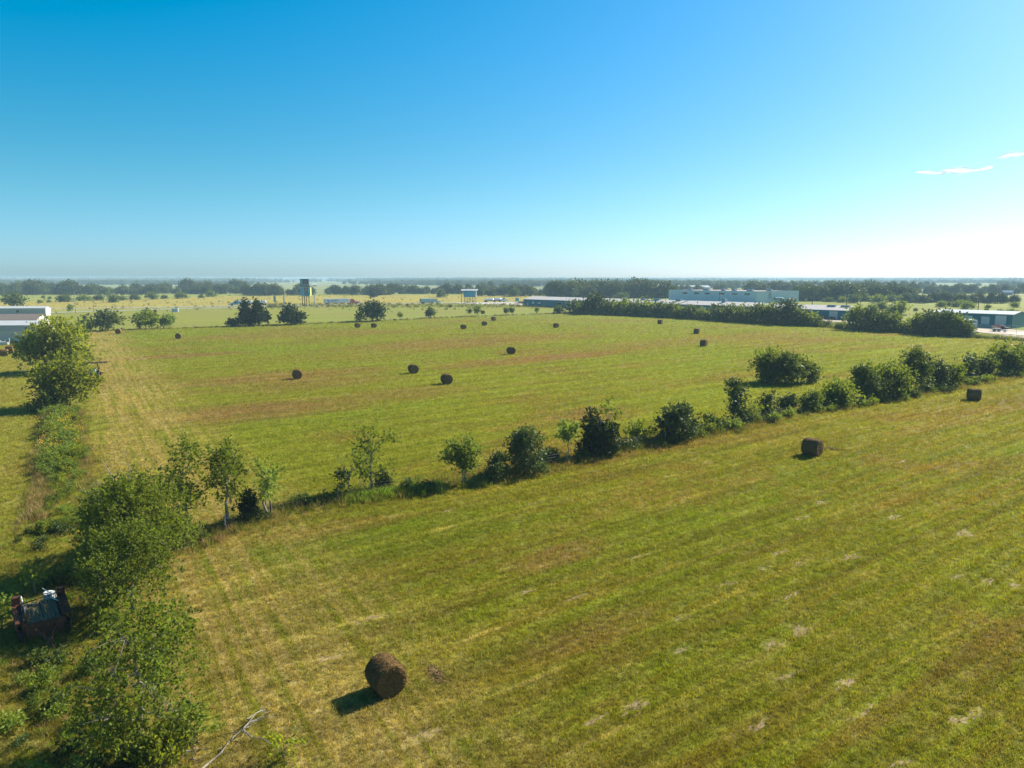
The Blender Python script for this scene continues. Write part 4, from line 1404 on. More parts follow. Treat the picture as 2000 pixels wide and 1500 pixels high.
gb = 'round hay bales lying on the field'
for px, py, an, kd, lb in [
    (752, 1362, -56, 0, 'nearest and largest round hay bale, alone at the bottom of the photo'),
    (1588, 893, -47, 1, 'round hay bale with a trail of loose hay, right half of the near field'),
    (1904, 784, -22, 1, 'round hay bale near the right edge, below the hedged dividing line'),
    (580, 742, -74, 1, 'leftmost of the three round bales in the middle of the middle field'),
    (807, 731, -62, 1, 'round bale between the leftmost and the nearest of the three in the middle field'),
    (872, 752, -62, 1, 'nearest of the three round bales in the middle of the middle field'),
    (998, 693, -60, 1, 'round bale standing alone on the reddish patch of the middle field'),
    (1375, 677.5, -38, 1, 'front one of two stacked-looking bales right of centre in the middle field'),
    (1361, 653, -32, 2, 'rear one of two stacked-looking bales right of centre in the middle field'),
    (1289.5, 633.5, -36, 2, 'small bale close to the hedgerow, right of the lone bale at centre'),
    (1445, 630, -30, 2, 'tan bale lying in the shade of the hedgerow'),
    (1086, 641, -50, 2, 'lone bale right of centre below the left end of the hedgerow'),
    (964, 627, -40, 2, 'rearmost of three bales near the far fence at centre'),
    (946, 637, -52, 2, 'middle one of three bales near the far fence at centre'),
    (905, 644, -58, 2, 'front one of three bales near the far fence at centre'),
    (698, 641, -50, 2, 'left bale of the pair below the rounded dark cedar'),
    (730, 641, -55, 2, 'right bale of the pair below the rounded dark cedar'),
    (348, 663, -75, 2, 'bale right of the small umbrella-shaped tree'),
    (231, 653, -80, 2, 'bale in front of the rounded leafy tree on the far fence'),
    (302, 611.5, -50, 2, 'bale beyond the far fence beside the pale roadside box'),
    (592, 618.5, -50, 2, 'bale beyond the far fence behind the cone-shaped cedar'),
    (879, 601, -70, 2, 'bale beyond the far fence with one sunlit end, left of the blue board'),
    (796, 598.5, -30, 2, 'bale beyond the far fence behind the rounded dark cedar, farthest of all'),
    (943, 613.5, -50, 2, 'bale beyond the far fence behind the small flat-topped tree')]:
    bale(px, py, an, kd, lb, gb, .88 if kd == 0 else 1.05)
gl = 'round bales by the mobile homes'
for px, py, an, lb in [(7, 697, 24, 'tan bale cut by the left edge of the photo'),
                       (18, 689.5, 20, 'tan bale behind the one cut by the left edge'),
                       (56, 693, 30, 'tan bale half hidden by the large tree, front of two'),
                       (50, 687, 28, 'tan bale half hidden by the large tree, rear of two')]:
    bale(px, py, an, 2, lb, gl)

# loose hay lying beside bales
def straw_pile(name, px, py, lx, ly, ang, n, h, label):
    rng = np.random.default_rng(int(px))
    x, y = G(px, py)
    Q = []
    for _ in range(n):
        u, v_ = rng.normal() * lx * .35, rng.normal() * ly * .35
        c = np.array([u, v_, abs(rng.normal()) * h * math.exp(-(u / lx) ** 2 * 3 - (v_ / ly) ** 2 * 3)])
        a = rng.uniform(0, 6.28)
        tg = np.array([math.cos(a), math.sin(a), rng.normal() * .3])
        wv = np.cross(tg, [0, 0, 1]) * .012 + np.array([0, 0, .006])
        l = rng.uniform(.08, .25)
        Q.append([c - wv, c + wv, c + tg * l + wv * .5, c + tg * l - wv * .5])
    V = np.array(Q)
    o = link(name, np_mesh(name, V, rng.random(len(V)), M['straw']))
    o.location = (x, y, .14)
    o.rotation_euler = (0, 0, R(ang))
    return tag(o, label, 'hay')


straw_pile('loose_hay', 852, 1322, 1.3, .42, -60, 1100, .07, 'short ridge of loose hay right of the nearest bale')
straw_pile('loose_hay', 1626, 880, 3.2, .5, -18, 1200, .12, 'trail of loose hay right of the bale in the near field')

# ------------------------------------------------------------------ helpers for buildings
def along(root_loc, ang):
    return Matrix.Translation(root_loc) @ Matrix.Rotation(ang, 4, 'Z')


def gable_building(name, label, cat, loc, ang, L, Dp, eave, ridge, wall, roof, openings=(), over=.35, units=(), group=None, plinth=0.0, z=.15):
    """local x along the long side facing the camera (y = 0 plane), y depth; ridge along x"""
    root = empty(name, (loc[0], loc[1], z), ang, label, cat, group)
    b = MB()
    y2 = Dp / 2
    b.quad((0, 0, 0), (L, 0, 0), (L, 0, eave), (0, 0, eave))
    b.quad((L, Dp, 0), (0, Dp, 0), (0, Dp, eave), (L, Dp, eave))
    b.poly([(L, 0, 0), (L, Dp, 0), (L, Dp, eave), (L, y2, ridge), (L, 0, eave)])
    b.poly([(0, Dp, 0), (0, 0, 0), (0, 0, eave), (0, y2, ridge), (0, Dp, eave)])
    b.build('wall', M[wall], root)
    b = MB()
    t = .14
    sl = (ridge - eave) / y2
    e0 = eave - over * sl
    o = over
    for s in (0, 1):
        ya = -o if s == 0 else Dp + o
        A = [(-o, ya, e0), (L + o, ya, e0), (L + o, y2, ridge), (-o, y2, ridge)]
        if s: A = [A[1], A[0], A[3], A[2]]
        B = [(p[0], p[1], p[2] + t) for p in A]
        b.quad(*B)
        b.quad(*A[::-1])
        for i in range(4):
            if i == 2: continue
            b.quad(A[i], A[(i + 1) % 4], B[(i + 1) % 4], B[i])
    rf = b.build('roof', M[roof], root)
    for (x0, x1, z0, z1, kind, m) in openings:
        b = MB()
        b.box(((x0 + x1) / 2, -.04, (z0 + z1) / 2), (x1 - x0, .08, z1 - z0))
        d = b.build(kind, M[m], root)
        fr = MB()
        for q in ((x0 - .06, z0, .12, z1 - z0, 0), (x1 + .06, z0, .12, z1 - z0, 0)):
            fr.box((q[0], -.055, (z0 + z1) / 2), (.12, .11, z1 - z0 + .24))
        fr.box(((x0 + x1) / 2, -.055, z1 + .06), (x1 - x0 - .002, .105, .12))
        fr.build('frame', M['offwhite'], d)
    for (x, yy, wx, wy, h) in units:
        zz = eave + sl * min(yy, Dp - yy)
        b = MB()
        b.box((x, yy, zz + h / 2 + .1), (wx, wy, h + .2))
        b.box((x, yy, zz + h + .23), (wx * .8, wy * .8, .06))
        b.build('roof_vent', M['ac'], rf)
    if plinth:
        b = MB()
        b.box((L / 2, -.9, plinth / 2), (L * .98, 1.8, plinth))
        b.build('loading_dock', M['stone'], root)
    return root


def on_line(px):
    k = (px - 1000) / F
    # x - k*(y*CP + H*SP) = 0 on WA + WD*t
    t = -(WA.x - k * (WA.y * CP + H0 * SP)) / (WD.x - k * WD.y * CP)
    return t


wang = math.atan2(WD.y, WD.x)
WPX = [(1022, 1147, 'first', 'white doors'), (1150, 1322, 'second', 'blue roof vents'), (1327, 1474, 'third', 'white-edged gable'),
       (1480, 1548, 'fourth', 'short pale roof'), (1556, 1654, 'fifth', 'red equipment outside')]
for i, (a, b_, od, extra) in enumerate(WPX):
    t0, t1 = on_line(a), on_line(b_)
    L = t1 - t0
    loc = WA + WD * t0
    if i == 0:
        op = [(4, 5, 0, 2.2, 'door', 'white'), (9, 10.6, 1.6, 3.2, 'window', 'white'), (15, 17, 1.8, 2.8, 'window', 'white'), (L * .55, L * .55 + 4.5, 0, 3.2, 'roller_door', 'rust'), (L * .74, L * .74 + 1, 0, 2.3, 'door', 'white'), (L * .86, L * .86 + 1, 0, 2.3, 'door', 'white')]
        un = []
    elif i == 4:
        op = [(L * .28, L * .28 + 1.3, 0.4, 2.6, 'door', 'offwhite'), (L * .66, L * .66 + 3.6, 0, 3.6, 'roller_door', 'offwhite')]
        un = [(L * .56, 7, 4, 1.4, .5), (L * .83, 7, 4, 1.4, .5)]
    elif i == 1:
        op, un = [(L * .2, L * .2 + 3, 0, 3.2, 'roller_door', 'offwhite')], [(L * .34, 8, 3, 1.6, .8), (L * .55, 8, 3, 1.6, .5), (L * .7, 8, 4, 1.6, .8), (L * .93, 8, 3.4, 1.6, .8)]
    else:
        op, un = [(L * .3, L * .3 + 3, 0, 3.2, 'roller_door', 'offwhite')], [(L * .5, 8, 2, 2, 1.6)] if i == 2 else []
    off = WN * (2.5 if i == 3 else 0)
    gable_building('warehouse', od + ' warehouse from the left in the long teal row, ' + extra, 'warehouse', loc + off, wang, L, 18, 4.6 if i < 3 else 4.2, 6.3 if i < 3 else 6.0,
                   'teal_wall', 'roof_grey' if i != 2 else 'roof_grey', op, units=un, group='row of teal warehouses')
# the teal building at the right edge, with a loading dock
ra = math.atan2(-.78, .63)
L = 27.5
rloc = Vector((RB.x - .63 * L, RB.y + .78 * L, 0))
gable_building('warehouse', 'teal building with four pale roller doors and a stone loading dock at the right edge', 'warehouse', rloc, ra, L, 16, 5.2, 6.1, 'teal_wall', 'roof_white',
               [(1.5, 4.2, 2.2, 4.3, 'roller_door', 'offwhite'), (11.5, 14.0, 1.3, 4.1, 'roller_door', 'offwhite'), (17.3, 19.9, 1.2, 4.0, 'roller_door', 'offwhite'), (22.0, 25.4, 1.0, 4.6, 'roller_door', 'offwhite')], plinth=1.15, over=.5)

# pale blue factory
fc = Vector((186, 544, 0))
root = empty('factory', (fc.x, fc.y, .12), 0, 'large pale blue windowed factory with a stained side wall and roof units', 'factory')
fa = Vector((132 - 186, 603 - 544, 0))
fb = Vector((226.7 - 186, 566 - 544, 0))
hf = 9.0
b = MB()
b.quad(fa, (0, 0, 0), (0, 0, hf), fa + Vector((0, 0, hf)))
b.quad((0, 0, 0), fb, fb + Vector((0, 0, hf)), (0, 0, hf))
b.quad(fa + fb, fa, fa + Vector((0, 0, hf)), fa + fb + Vector((0, 0, hf)))
b.quad(fb, fa + fb, fa + fb + Vector((0, 0, hf)), fb + Vector((0, 0, hf)))
b.build('wall', M['pale_wall'], root)
b = MB()
z = hf - .25
b.quad((0, 0, z), fb + Vector((0, 0, z)), fa + fb + Vector((0, 0, z)), fa + Vector((0, 0, z)))
rf = b.build('roof', mat("reddish_gravel_roof", (0.45, 0.33, 0.30), .95, var=.2, scale=.1), root)
fu = fa.normalized()
fang = math.atan2(fu.y, fu.x)
fn = Vector((fu.y, -fu.x, 0))
if fn.y > 0: fn = -fn
for k, (t, kind) in enumerate([(8, 'g'), (18.5, 'g'), (30, 'r'), (43, 'o'), (53, 'o'), (64, 'o')]):
    b = MB()
    b.box(fu * t + fn * .03 + Vector((0, 0, 6.6)), (4.6, .12, 1.1), fang)
    wn = b.build('window', M['glass' if kind == 'g' else 'rust'] if kind != 'o' else M['orange_pane'] if 'orange_pane' in M else M['rust'], root)
    b = MB()
    for dz in (-.62, .62): b.box(fu * t + fn * .05 + Vector((0, 0, 6.6 + dz)), (4.9, .16, .12), fang)
    b.build('frame', M['pale_wall'], wn)
for k, (t, s, q) in enumerate([(12, 8, 5), (24, 6, 3.2), (36, 9, 3), (50, 7, 5), (66, 8, 3), (5, 20, 4)]):
    b = MB()
    c = fu * t + fb.normalized() * s
    b.box(c + Vector((0, 0, hf + .6)), (q, 2.2, 1.7), fang)
    b.box(c + Vector((0, 0, hf + 1.5)), (q * .7, 1.7, .12), fang)
    b.build('roof_unit', M['ac'], rf)
fbu = fb.normalized()
fbn = Vector((fbu.y, -fbu.x, 0))
b = MB()
c0 = fbu * 22 + fbn * 1.4
b.tube([c0 + Vector((0, 0, 3.4)) - fbu * 4, c0 + Vector((0, 0, 3.4)) + fbu * 3], .8, 10)
b.tube([c0 + Vector((0, 0, 3.4)) + fbu * 3, c0 + Vector((0, 0, 3.0)) + fbu * 5.5, c0 + fbu * 6], .7, 10)
b.build('duct', M['teal_wall'], root)
b = MB()
b.box(fbu * 36 + fbn * 1.2 + Vector((0, 0, 3.0)), (5, 2.6, .2), math.atan2(fbu.y, fbu.x), rx=R(18))
b.build('canopy', M['roof_grey'], root)
for s in (34.2, 42.3):
    b = MB()
    b.box(fbu * s + fbn * .04 + Vector((0, 0, 1.2)), (2.2, .1, 2.2), math.atan2(fbu.y, fbu.x))
    b.build('door', M['black'], root)
# soot stain of the photo: a weathered panel on the side wall
b = MB()
b.box(fbu * 14 + fbn * .02 + Vector((0, 0, 5.6)), (3.2, .06, 5.0), math.atan2(fbu.y, fbu.x))
b.build('stained_panel', mat("sooty_cladding", (0.20, 0.25, 0.28), .8, second=(0.40, 0.50, 0.56), scale=.6), root)

# mobile homes at the left
def mobile_home(label, px, py, ptop, pxl, ang, wall, roofm, Dp=5.0, rise=.7, band=False, win=()):
    X, Y = G(px, py)
    h = HT(px, py, ptop)
    D = depth(X, Y)
    dr = Vector((math.cos(ang), math.sin(ang), 0))
    # walk left from the right-hand corner until the pixel column pxl
    k = (pxl - 1000) / F
    t = (X - k * (Y * CP + H0 * SP)) / (dr.x - k * dr.y * CP)
    L = abs(t)
    loc = Vector((X, Y, 0)) - dr * L
    op = [(L * a, L * a + w_, z0, z1, 'window', 'glass') for (a, w_, z0, z1) in win]
    r_ = gable_building('mobile_home', label, 'mobile home', loc, ang, L, Dp, h - rise, h, wall, roofm, op, over=.25, z=.14)
    if band:
        b = MB()
        b.box((L / 2, -.03, (h - rise) * .84), (L, .06, (h - rise) * .3))
        b.build('upper_band', M['home_band'], r_)
    b = MB()
    b.box((L / 2, -.02, .32), (L * .99, .04, .62))
    b.build('skirting', M['black'], r_)
    return r_, L


mobile_home('long blue-grey mobile home with a porch opening, farthest of the three homes', 90, 617.5, 599, -30, R(8), 'home_band', 'roof_white', 5.5, .9, win=[(.52, 1.2, 1.8, 3.0)])
mobile_home('house with a brown shingled roof between the two mobile homes', 72, 630, 615, -60, R(6), 'offwhite', 'roof_brown', 9, 2.3)
hr, L = mobile_home('nearest mobile home, beige walls under a blue-grey band and a white roof', 84, 671, 629, -60, R(4), 'home_wall', 'roof_white', 8, 1.1, band=True)
for k, (xx, hh) in enumerate([(-14.5, 1.6), (-9.5, 1.7), (-7.2, 1.8), (-3.2, 2.2)]):
    pass
p0 = Vector(G(20, 674) + (.13,))
for k in range(6):
    q = Vector(G(2 + k * 8.5, 674.5 - k * .4) + (.13,))
    b = MB()
    b.tube([(0, 0, 0), (.03, 0, .8 + .25 * (k % 3)), (0, .02, 1.4 + .2 * (k % 3))], [.11, .1, .09], 7)
    o = b.build('fence_post', M['greywood'] if k % 2 else M['offwhite'])
    o.location = q
    tag(o, ORD[k] + ' post from the left before the nearest mobile home', 'post', 'posts before the nearest mobile home')
for k, (px, py, m_) in enumerate([(3, 674.5, 'white'), (12, 674.8, 'steel')]):
    x, y = G(px, py)
    b = MB()
    b.box((0, 0, .45), (1.4, .8, .7))
    b.box((0, 0, .85), (1.5, .9, .08))
    o = b.build('tank', M[m_])
    o.location = (x, y, .13)
    tag(o, ('white tub' if k == 0 else 'grey metal tank') + ' on the ground before the nearest mobile home', 'tank')

# farm house and white barn in the distance, small far sheds
def far_house(name, label, cat, px, py, wpx, h, ang, wall, roof, Dp=9):
    X, Y = G(px, py)
    L = wpx * depth(X, Y) / F / max(.3, math.cos(ang))
    gable_building(name, label, cat, (X, Y), ang, L, Dp, h * .6, h, wall, roof, [(L * .2, L * .2 + 1.2, 1, 2.2, 'window', 'glass'), (L * .6, L * .6 + 1.2, 0, 2.2, 'door', 'glass')], over=.4, z=.12)


far_house('farm_house', 'brick farm house with a brown roof among the trees', 'house', 984, 574.5, 17, 5.5, R(12), 'rust', 'roof_brown')
far_house('barn', 'barn with a white metal roof behind the first teal warehouse', 'barn', 1052, 575, 15, 6.5, R(-20), 'greywood', 'roof_white', 12)
far_house('barn', 'tiny white barn right of the tall billboard among the trees', 'barn', 611, 559.5, 7, 6, R(15), 'greywood', 'roof_white', 14)
far_house('shed', 'long pale shed in the clearing right of the billboard', 'shed', 648, 558.5, 11, 4.5, R(10), 'offwhite', 'roof_white', 12)
far_house('shed', 'white shed at the foot of the wood on the left', 'shed', 347, 569.5, 12, 3.4, R(10), 'offwhite', 'roof_white', 8)
far_house('shed', 'small blue shed in the bright field on the right', 'shed', 1958, 576.5, 14, 5, R(-30), 'blue', 'blue', 8)
far_house('barn', 'blue-grey elevator block beyond the pale blue factory', 'barn', 1511, 560.5, 14, 10, R(-25), 'ac', 'ac', 14)
far_house('barn', 'flat white-roofed store far behind the pale blue factory', 'barn', 1322, 566.5, 68, 7, R(8), 'golden_wall' if 'golden_wall' in M else 'offwhite', 'roof_white', 20)

# ------------------------------------------------------------------ poles, boards, fences
def pole(label, px, py, ptop, r=.16, m='greywood', arms=0, lamp=0, box=0, zg=.1, cap=None):
    x, y = G(px, py)
    h = HT(px, py, ptop)
    root = empty('utility_pole', (x, y, zg), .4, label, 'utility pole')
    b = MB()
    b.tube([(0, 0, 0), (0, 0, h * .5), (.03, 0, h)], [r, r * .85, r * .65], 8)
    b.build('pole', M[m], root)
    for k in range(arms):
        b = MB()
        b.box((0, 0, h - .5 - k * 1.4), (2.6, .14, .14))
        a = b.build('crossarm', M[m], root)
        b = MB()
        for xx in (-1.1, -.5, .5, 1.1): b.tube([(xx, 0, h - .43 - k * 1.4), (xx, 0, h - .2 - k * 1.4)], [.05, .08], 6)
        b.build('insulator', M['offwhite'], a)
    if lamp:
        b = MB()
        for s in (-1, 1):
            b.tube([(0, 0, h - .3), (s * 1.4, 0, h)], .05, 5)
            b.box((s * 1.7, 0, h), (.9, .4, .22))
        b.build('lamp_head', M['offwhite'], root)
    if box:
        b = MB()
        b.tube([(.4, 0, h - 2.6), (.4, 0, h - 1.5)], .34, 10)
        b.build('transformer', M['offwhite'], root)
    return root


pole('pale roadside pole on the left with a bush at its foot', 148, 611.5, 569, .2, 'greywood')
pole('thin pole in the green strip on the far left', 252.5, 590.5, 560, .17)
pole('thin pole behind the tanker lorry', 521.5, 584.5, 560, .16)
pole('short thick wooden pole left of the tall billboard', 555.5, 601, 577.5, .5, 'greywood')
pole('pale pole with a transformer right of the tall billboard', 614.5, 597.5, 572, .42, 'steel', box=1)
pole('thin dark pole rising behind the white car', 732.5, 581, 553, .17)
pole('pole at the left end of the first teal warehouse', 1026, 589, 565, .16, 'creosote', arms=0)
pole('pole behind the roof of the first teal warehouse', 1038.5, 586, 566, .16, 'creosote')
pole('pole with one crossarm in front of the white barn', 1061, 586, 563, .18, 'creosote', arms=1)
pole('pole with a transformer in the tall wood', 1118, 584, 560, .16, 'creosote', box=1)
pole('thin pole behind the second teal warehouse', 1229, 586, 568, .16, 'greywood')
pole('pole with a transformer before the pale blue factory', 1405, 598, 570.5, .24, 'creosote', arms=1, box=1)
pole('dark double-arm pole left of the fifth warehouse roof', 1585.5, 606, 575, .24, 'creosote', arms=2)
pole('floodlight pole behind the fifth teal warehouse', 1652.5, 610, 576, .26, 'creosote', arms=1, lamp=1, box=1)
pole('pale steel pole in front of the dark wood on the right', 1783.5, 589, 577, .2, 'steel')
pole('leaning dark pole behind the right-hand teal building', 1909, 616, 588, .26, 'creosote')
pole('thin dark pole in the dark row near the right edge', 1949, 592, 574, .16, 'creosote')

# tall two-deck billboard
bx, by_ = G(597.5, 598.6)
root = empty('billboard', (bx, by_, .1), R(-42), 'tall two-deck billboard on four wooden posts', 'billboard')
for k in range(4):
    b = MB()
    b.tube([(-4.0 + k * 2.7, 0, -.1), (-4.0 + k * 2.7, 0, 17.6)], .26, 8)
    b.build('post', M['creosote'], root)
M['bb_dark'] = mat("dark_teal_print", (0.006, 0.055, 0.075), .5, second=(0.010, 0.07, 0.09), scale=.3)
M['bb_blue'] = mat("light_blue_print", (0.13, 0.42, 0.60), .5, var=.15, scale=.2)
M['bb_photo'] = mat("faded_print", (0.24, 0.19, 0.13), .6, second=(0.05, 0.09, 0.10), scale=.7)
M['bb_teal'] = mat("teal_print", (0.01, 0.22, 0.27), .5, var=.15)
M['bb_text'] = mat("pale_print", (0.30, 0.50, 0.62), .5, var=.05)
M['bb_lime'] = mat("lime_print", (0.42, 0.50, 0.12), .5, var=.1)
b = MB(); b.box((0, -.4, 16.0), (10.6, .25, 4.7)); up = b.build('upper_panel', M['bb_dark'], root)
b = MB(); b.box((0, -.4, 9.9), (10.2, .25, 5.9)); lp = b.build('lower_panel', M['bb_blue'], root)
b = MB(); b.box((1.9, -.56, 10.2), (5.0, .06, 5.1)); b.build('picture', M['bb_photo'], lp)
b = MB(); b.box((2.3, -.61, 8.0), (5.0, .04, 1.9)); b.build('picture_base', M['bb_teal'], lp)
b = MB()
for k, (xc, wl) in enumerate([(-2.9, 4), (-2.9, 3.6), (-3.0, 3.4), (-2.9, 3.9), (-2.8, 3.6)]): b.box((xc, -.56, 12.1 - k * 1.05), (wl, .05, .26))
b.build('print_line', M['bb_teal'], lp)
b = MB()
for (xc, zc, wl, hl) in [(-3.6, 17.5, 2.4, .45), (-3.9, 16.5, 2.6, .45), (-3.3, 15.6, 2.6, .5), (-2.9, 14.4, 3.4, .42), (2.0, 14.4, 5.4, .36), (-4.6, 16.2, .8, .8)]: b.box((xc, -.56, zc), (wl, .05, hl))
b.build('lettering', M['bb_text'], up)
b = MB()
for a in range(14):
    t = a / 13 * math.pi
    b.box((1.6 + 2.1 * math.cos(t), -.56, 15.9 + .95 * math.sin(t)), (.42, .05, .35))
b.box((1.6, -.56, 15.7), (2.7, .05, .5))
b.build('emblem', mat("dull_red_print", (0.20, 0.09, 0.09), .6), up)
for z_ in (6.75, 13.3):
    b = MB(); b.box((0, -.9, z_), (13.2, .9, .14)); b.build('catwalk', M['creosote'], root)
b = MB(); b.box((2.2, 2.75, 9.9), (8.0, .2, 5.6), rz=R(141.8)); b.build('rear_panel', M['bb_lime'], root)

# blue board with a roof on nine posts
bx, by_ = G(917, 592.8)
root = empty('billboard', (bx, by_, .2), R(-6), 'plain blue board with a white metal roof on nine posts', 'billboard')
b = MB(); b.box((0, -.15, 7.0), (8.8, .25, 4.7)); b.build('panel', M['skyblue'], root)
b = MB(); b.box((0, .4, 9.95), (12.6, 4.0, .16), rx=R(15)); b.build('roof', M['roof_white'], root)
b = MB(); b.box((4.95, .3, 7.0), (.5, 1.4, 4.7)); b.build('side_panel', M['roof_white'], root)
for xx in (-6.0, -3.9, -2.7, -1.4, -.2, 1.0, 2.2, 3.5, 4.8):
    b = MB()
    b.tube([(xx, .25, -.1), (xx, .25, 9.3 if xx < -5 or xx > 4 else 4.9)], .2, 7)
    b.build('post', M['creosote'], root)
b = MB(); b.tube([(-.6, 0, 10.4), (-1.1, 0, 11.8)], [.2, .15], 6); b.build('finial', M['white'], root)


def sign(label, px, py, ptop, pbot, wpx, ang, m='blue', posts=2):
    x, y = G(px, py)
    D = depth(x, y)
    wm = wpx * D / F / max(.3, math.cos(ang))
    z1, z0 = HT(px, py, ptop), HT(px, py, pbot)
    root = empty('road_sign', (x, y, .1), ang, label, 'sign')
    b = MB(); b.box((0, 0, (z0 + z1) / 2), (wm, .12, z1 - z0)); pn = b.build('panel', M[m], root)
    b = MB()
    for zc in (z0 + .1, z1 - .1): b.box((0, -.08, zc), (wm - .1, .03, .1))
    b.build('border', M['white'], pn)
    for s in (-1, 1):
        b = MB(); b.tube([(s * wm * .38, .12, -.1), (s * wm * .38, .12, z1 - .2)], .09, 6); b.build('post', M['creosote'], root)


sign('tall blue highway sign between the tanker lorry and the thick pole', 537, 596, 578.5, 590.5, 6.5, R(-50))
sign('light blue square sign left of the first teal warehouse', 1010, 591.5, 581.8, 588.8, 7, R(-10), 'skyblue')
x, y = G(342.5, 609.5)
root = empty('roadside_box', (x, y, .15), R(5), 'pale blue box with dark ends beside the road and a bale', 'box')
b = MB(); b.box((0, 0, 1.0), (2.8, 1.3, 1.8)); b.build('body', M['pale_wall'], root)
b = MB(); b.box((-1.5, 0, 1.0), (.2, 1.5, 2.1)); b.box((1.5, 0, 1.0), (.2, 1.5, 2.1)); b.build('end_frame', M['ac'], root)


def fence(label, pts, step, hp, pm='greywood', wires=3, r=.06, rail=False, maxp=95):
    root = empty('fence', (pts[0][0], pts[0][1], .1), 0, label, 'fence')
    o0 = Vector((pts[0][0], pts[0][1], 0))
    wb = MB()
    cnt = 0
    me = None
    for a, c in zip(pts, pts[1:]):
        a, c = Vector((a[0], a[1], 0)) - o0, Vector((c[0], c[1], 0)) - o0
        L = (c - a).length
        n = max(1, int(L / step))
        for k in range(n):
            if cnt >= maxp: break
            p = a + (c - a) * (k / n)
            if me is None:
                b = MB(); b.tube([(0, 0, -.2), (0, 0, hp)], [r, r * .9], 6)
                o = b.build('post', M[pm], root); me = o.data
            else:
                o = link('post', me, root)
            o.location = p + Vector((random.uniform(-.05, .05), random.uniform(-.05, .05), random.uniform(-.1, .08)))
            cnt += 1
        for q in range(wires):
            z_ = hp * (.3 + .65 * q / max(1, wires - 1))
            wb.tube([a + Vector((0, 0, z_)), c + Vector((0, 0, z_))], .005 if not rail else .035, 4)
    wb.build('wire' if not rail else 'rail', M['wire'] if not rail else M['steel'], root)
    return root


random.seed(3)
fence('barbed wire fence with wooden posts along the far edge of the hay field', FAR, 5.5, 1.25, 'greywood', 4, .07)
fence('barbed wire fence hidden among the trees of the dividing line', DIV[1:13], 4.6, 1.3, 'greywood', 4, .07)
fence('low wire fence in front of the gravel yard of the fifth warehouse', [G(1596, 638.3), G(1625, 640.5), G(1660, 643.5)], 4.0, 1.5, 'creosote', 3, .09)
fence('pipe and mesh fence around the yard at the right edge', [G(1897, 661), G(1930, 662.5), G(1965, 665.5), G(2010, 669)], 3.0, 1.9, 'steel', 4, .05, rail=True)
fence('fence line with white posts across the golden field', [G(690, 581), G(830, 581.5), G(960, 579.5), G(1050, 579)], 9, 1.6, 'white', 2, .1)
fence('tall pipe fence beside the green lawn at the right edge', [G(1962, 651), G(1985, 653), G(2010, 655)], 3.4, 3.0, 'steel', 3, .06, rail=True)

# ------------------------------------------------------------------ vehicles
def text_mesh(txt, size, m, depth_=.01, shear=.25, sx=1.2):
    c = bpy.data.curves.new('text', 'FONT')
    c.body = txt
    c.size = size
    c.extrude = depth_
    c.shear = shear
    c.offset = size * .012
    o = bpy.data.objects.new('text', c)
    COL.objects.link(o)
    bpy.context.view_layer.update()
    dg = bpy.context.evaluated_depsgraph_get()
    me = bpy.data.meshes.new_from_object(o.evaluated_get(dg))
    bpy.data.objects.remove(o)
    me.transform(Matrix.Diagonal((sx, 1, 1, 1)))
    me.materials.clear()
    me.materials.append(m)
    return me


def wheels(root, xs, w, r=.5):
    me = None
    for x in xs:
        for s in (-1, 1):
            if me is None:
                b = MB(); b.tube([(0, -.16, 0), (0, .16, 0)], r, 14)
                o = b.build('wheel', M['black'], root); me = o.data
            else:
                o = link('wheel', me, root)
            o.location = (x, s * (w / 2 - .16), r)
            if s < 0:
                b = MB(); b.tube([(0, -.19, 0), (0, -.15, 0)], r * .5, 10)
                b.build('hub', M['steel'], o)


def cab(root, x0, m, h=3.9, w=2.5):
    """sloped conventional sleeper cab, nose towards +x"""
    b = MB()
    b.extrude([(x0, .9), (x0, h - .5), (x0 + .8, h), (x0 + 1.9, h - .15), (x0 + 2.9, 2.75), (x0 + 3.5, 2.1), (x0 + 5.2, 1.75), (x0 + 5.7, 1.4), (x0 + 5.8, .7), (x0 + 4.9, .6), (x0 + 3.6, .7)], -w / 2, w / 2)
    c = b.build('cab', M[m], root)
    b = MB()
    b.quad((x0 + 2.12, -w / 2 + .1, 3.68), (x0 + 2.12, w / 2 - .1, 3.68), (x0 + 2.98, w / 2 - .1, 2.78), (x0 + 2.98, -w / 2 + .1, 2.78))
    b.build('windscreen', M['glass'], c)
    for s in (-1, 1):
        b = MB(); b.box((x0 + 2.0, s * (w / 2 + .01), 2.5), (1.2, .03, .75)); b.build('side_window', M['glass'], c)
    b = MB(); b.box((x0 + 5.78, 0, 1.25), (.08, 1.4, .8)); b.build('grille', M['steel'], c)
    b = MB(); b.tube([(x0 - .15, -w / 2 + .25, 1), (x0 - .15, -w / 2 + .25, h + .1)], .09, 8); b.build('exhaust', M['steel'], c)
    return c


hang = R(22.8)
def lorry(label, px, py, kind):
    x, y = G(px, py)
    root = empty('lorry', (x, y, .2), hang, label, 'lorry')
    return root


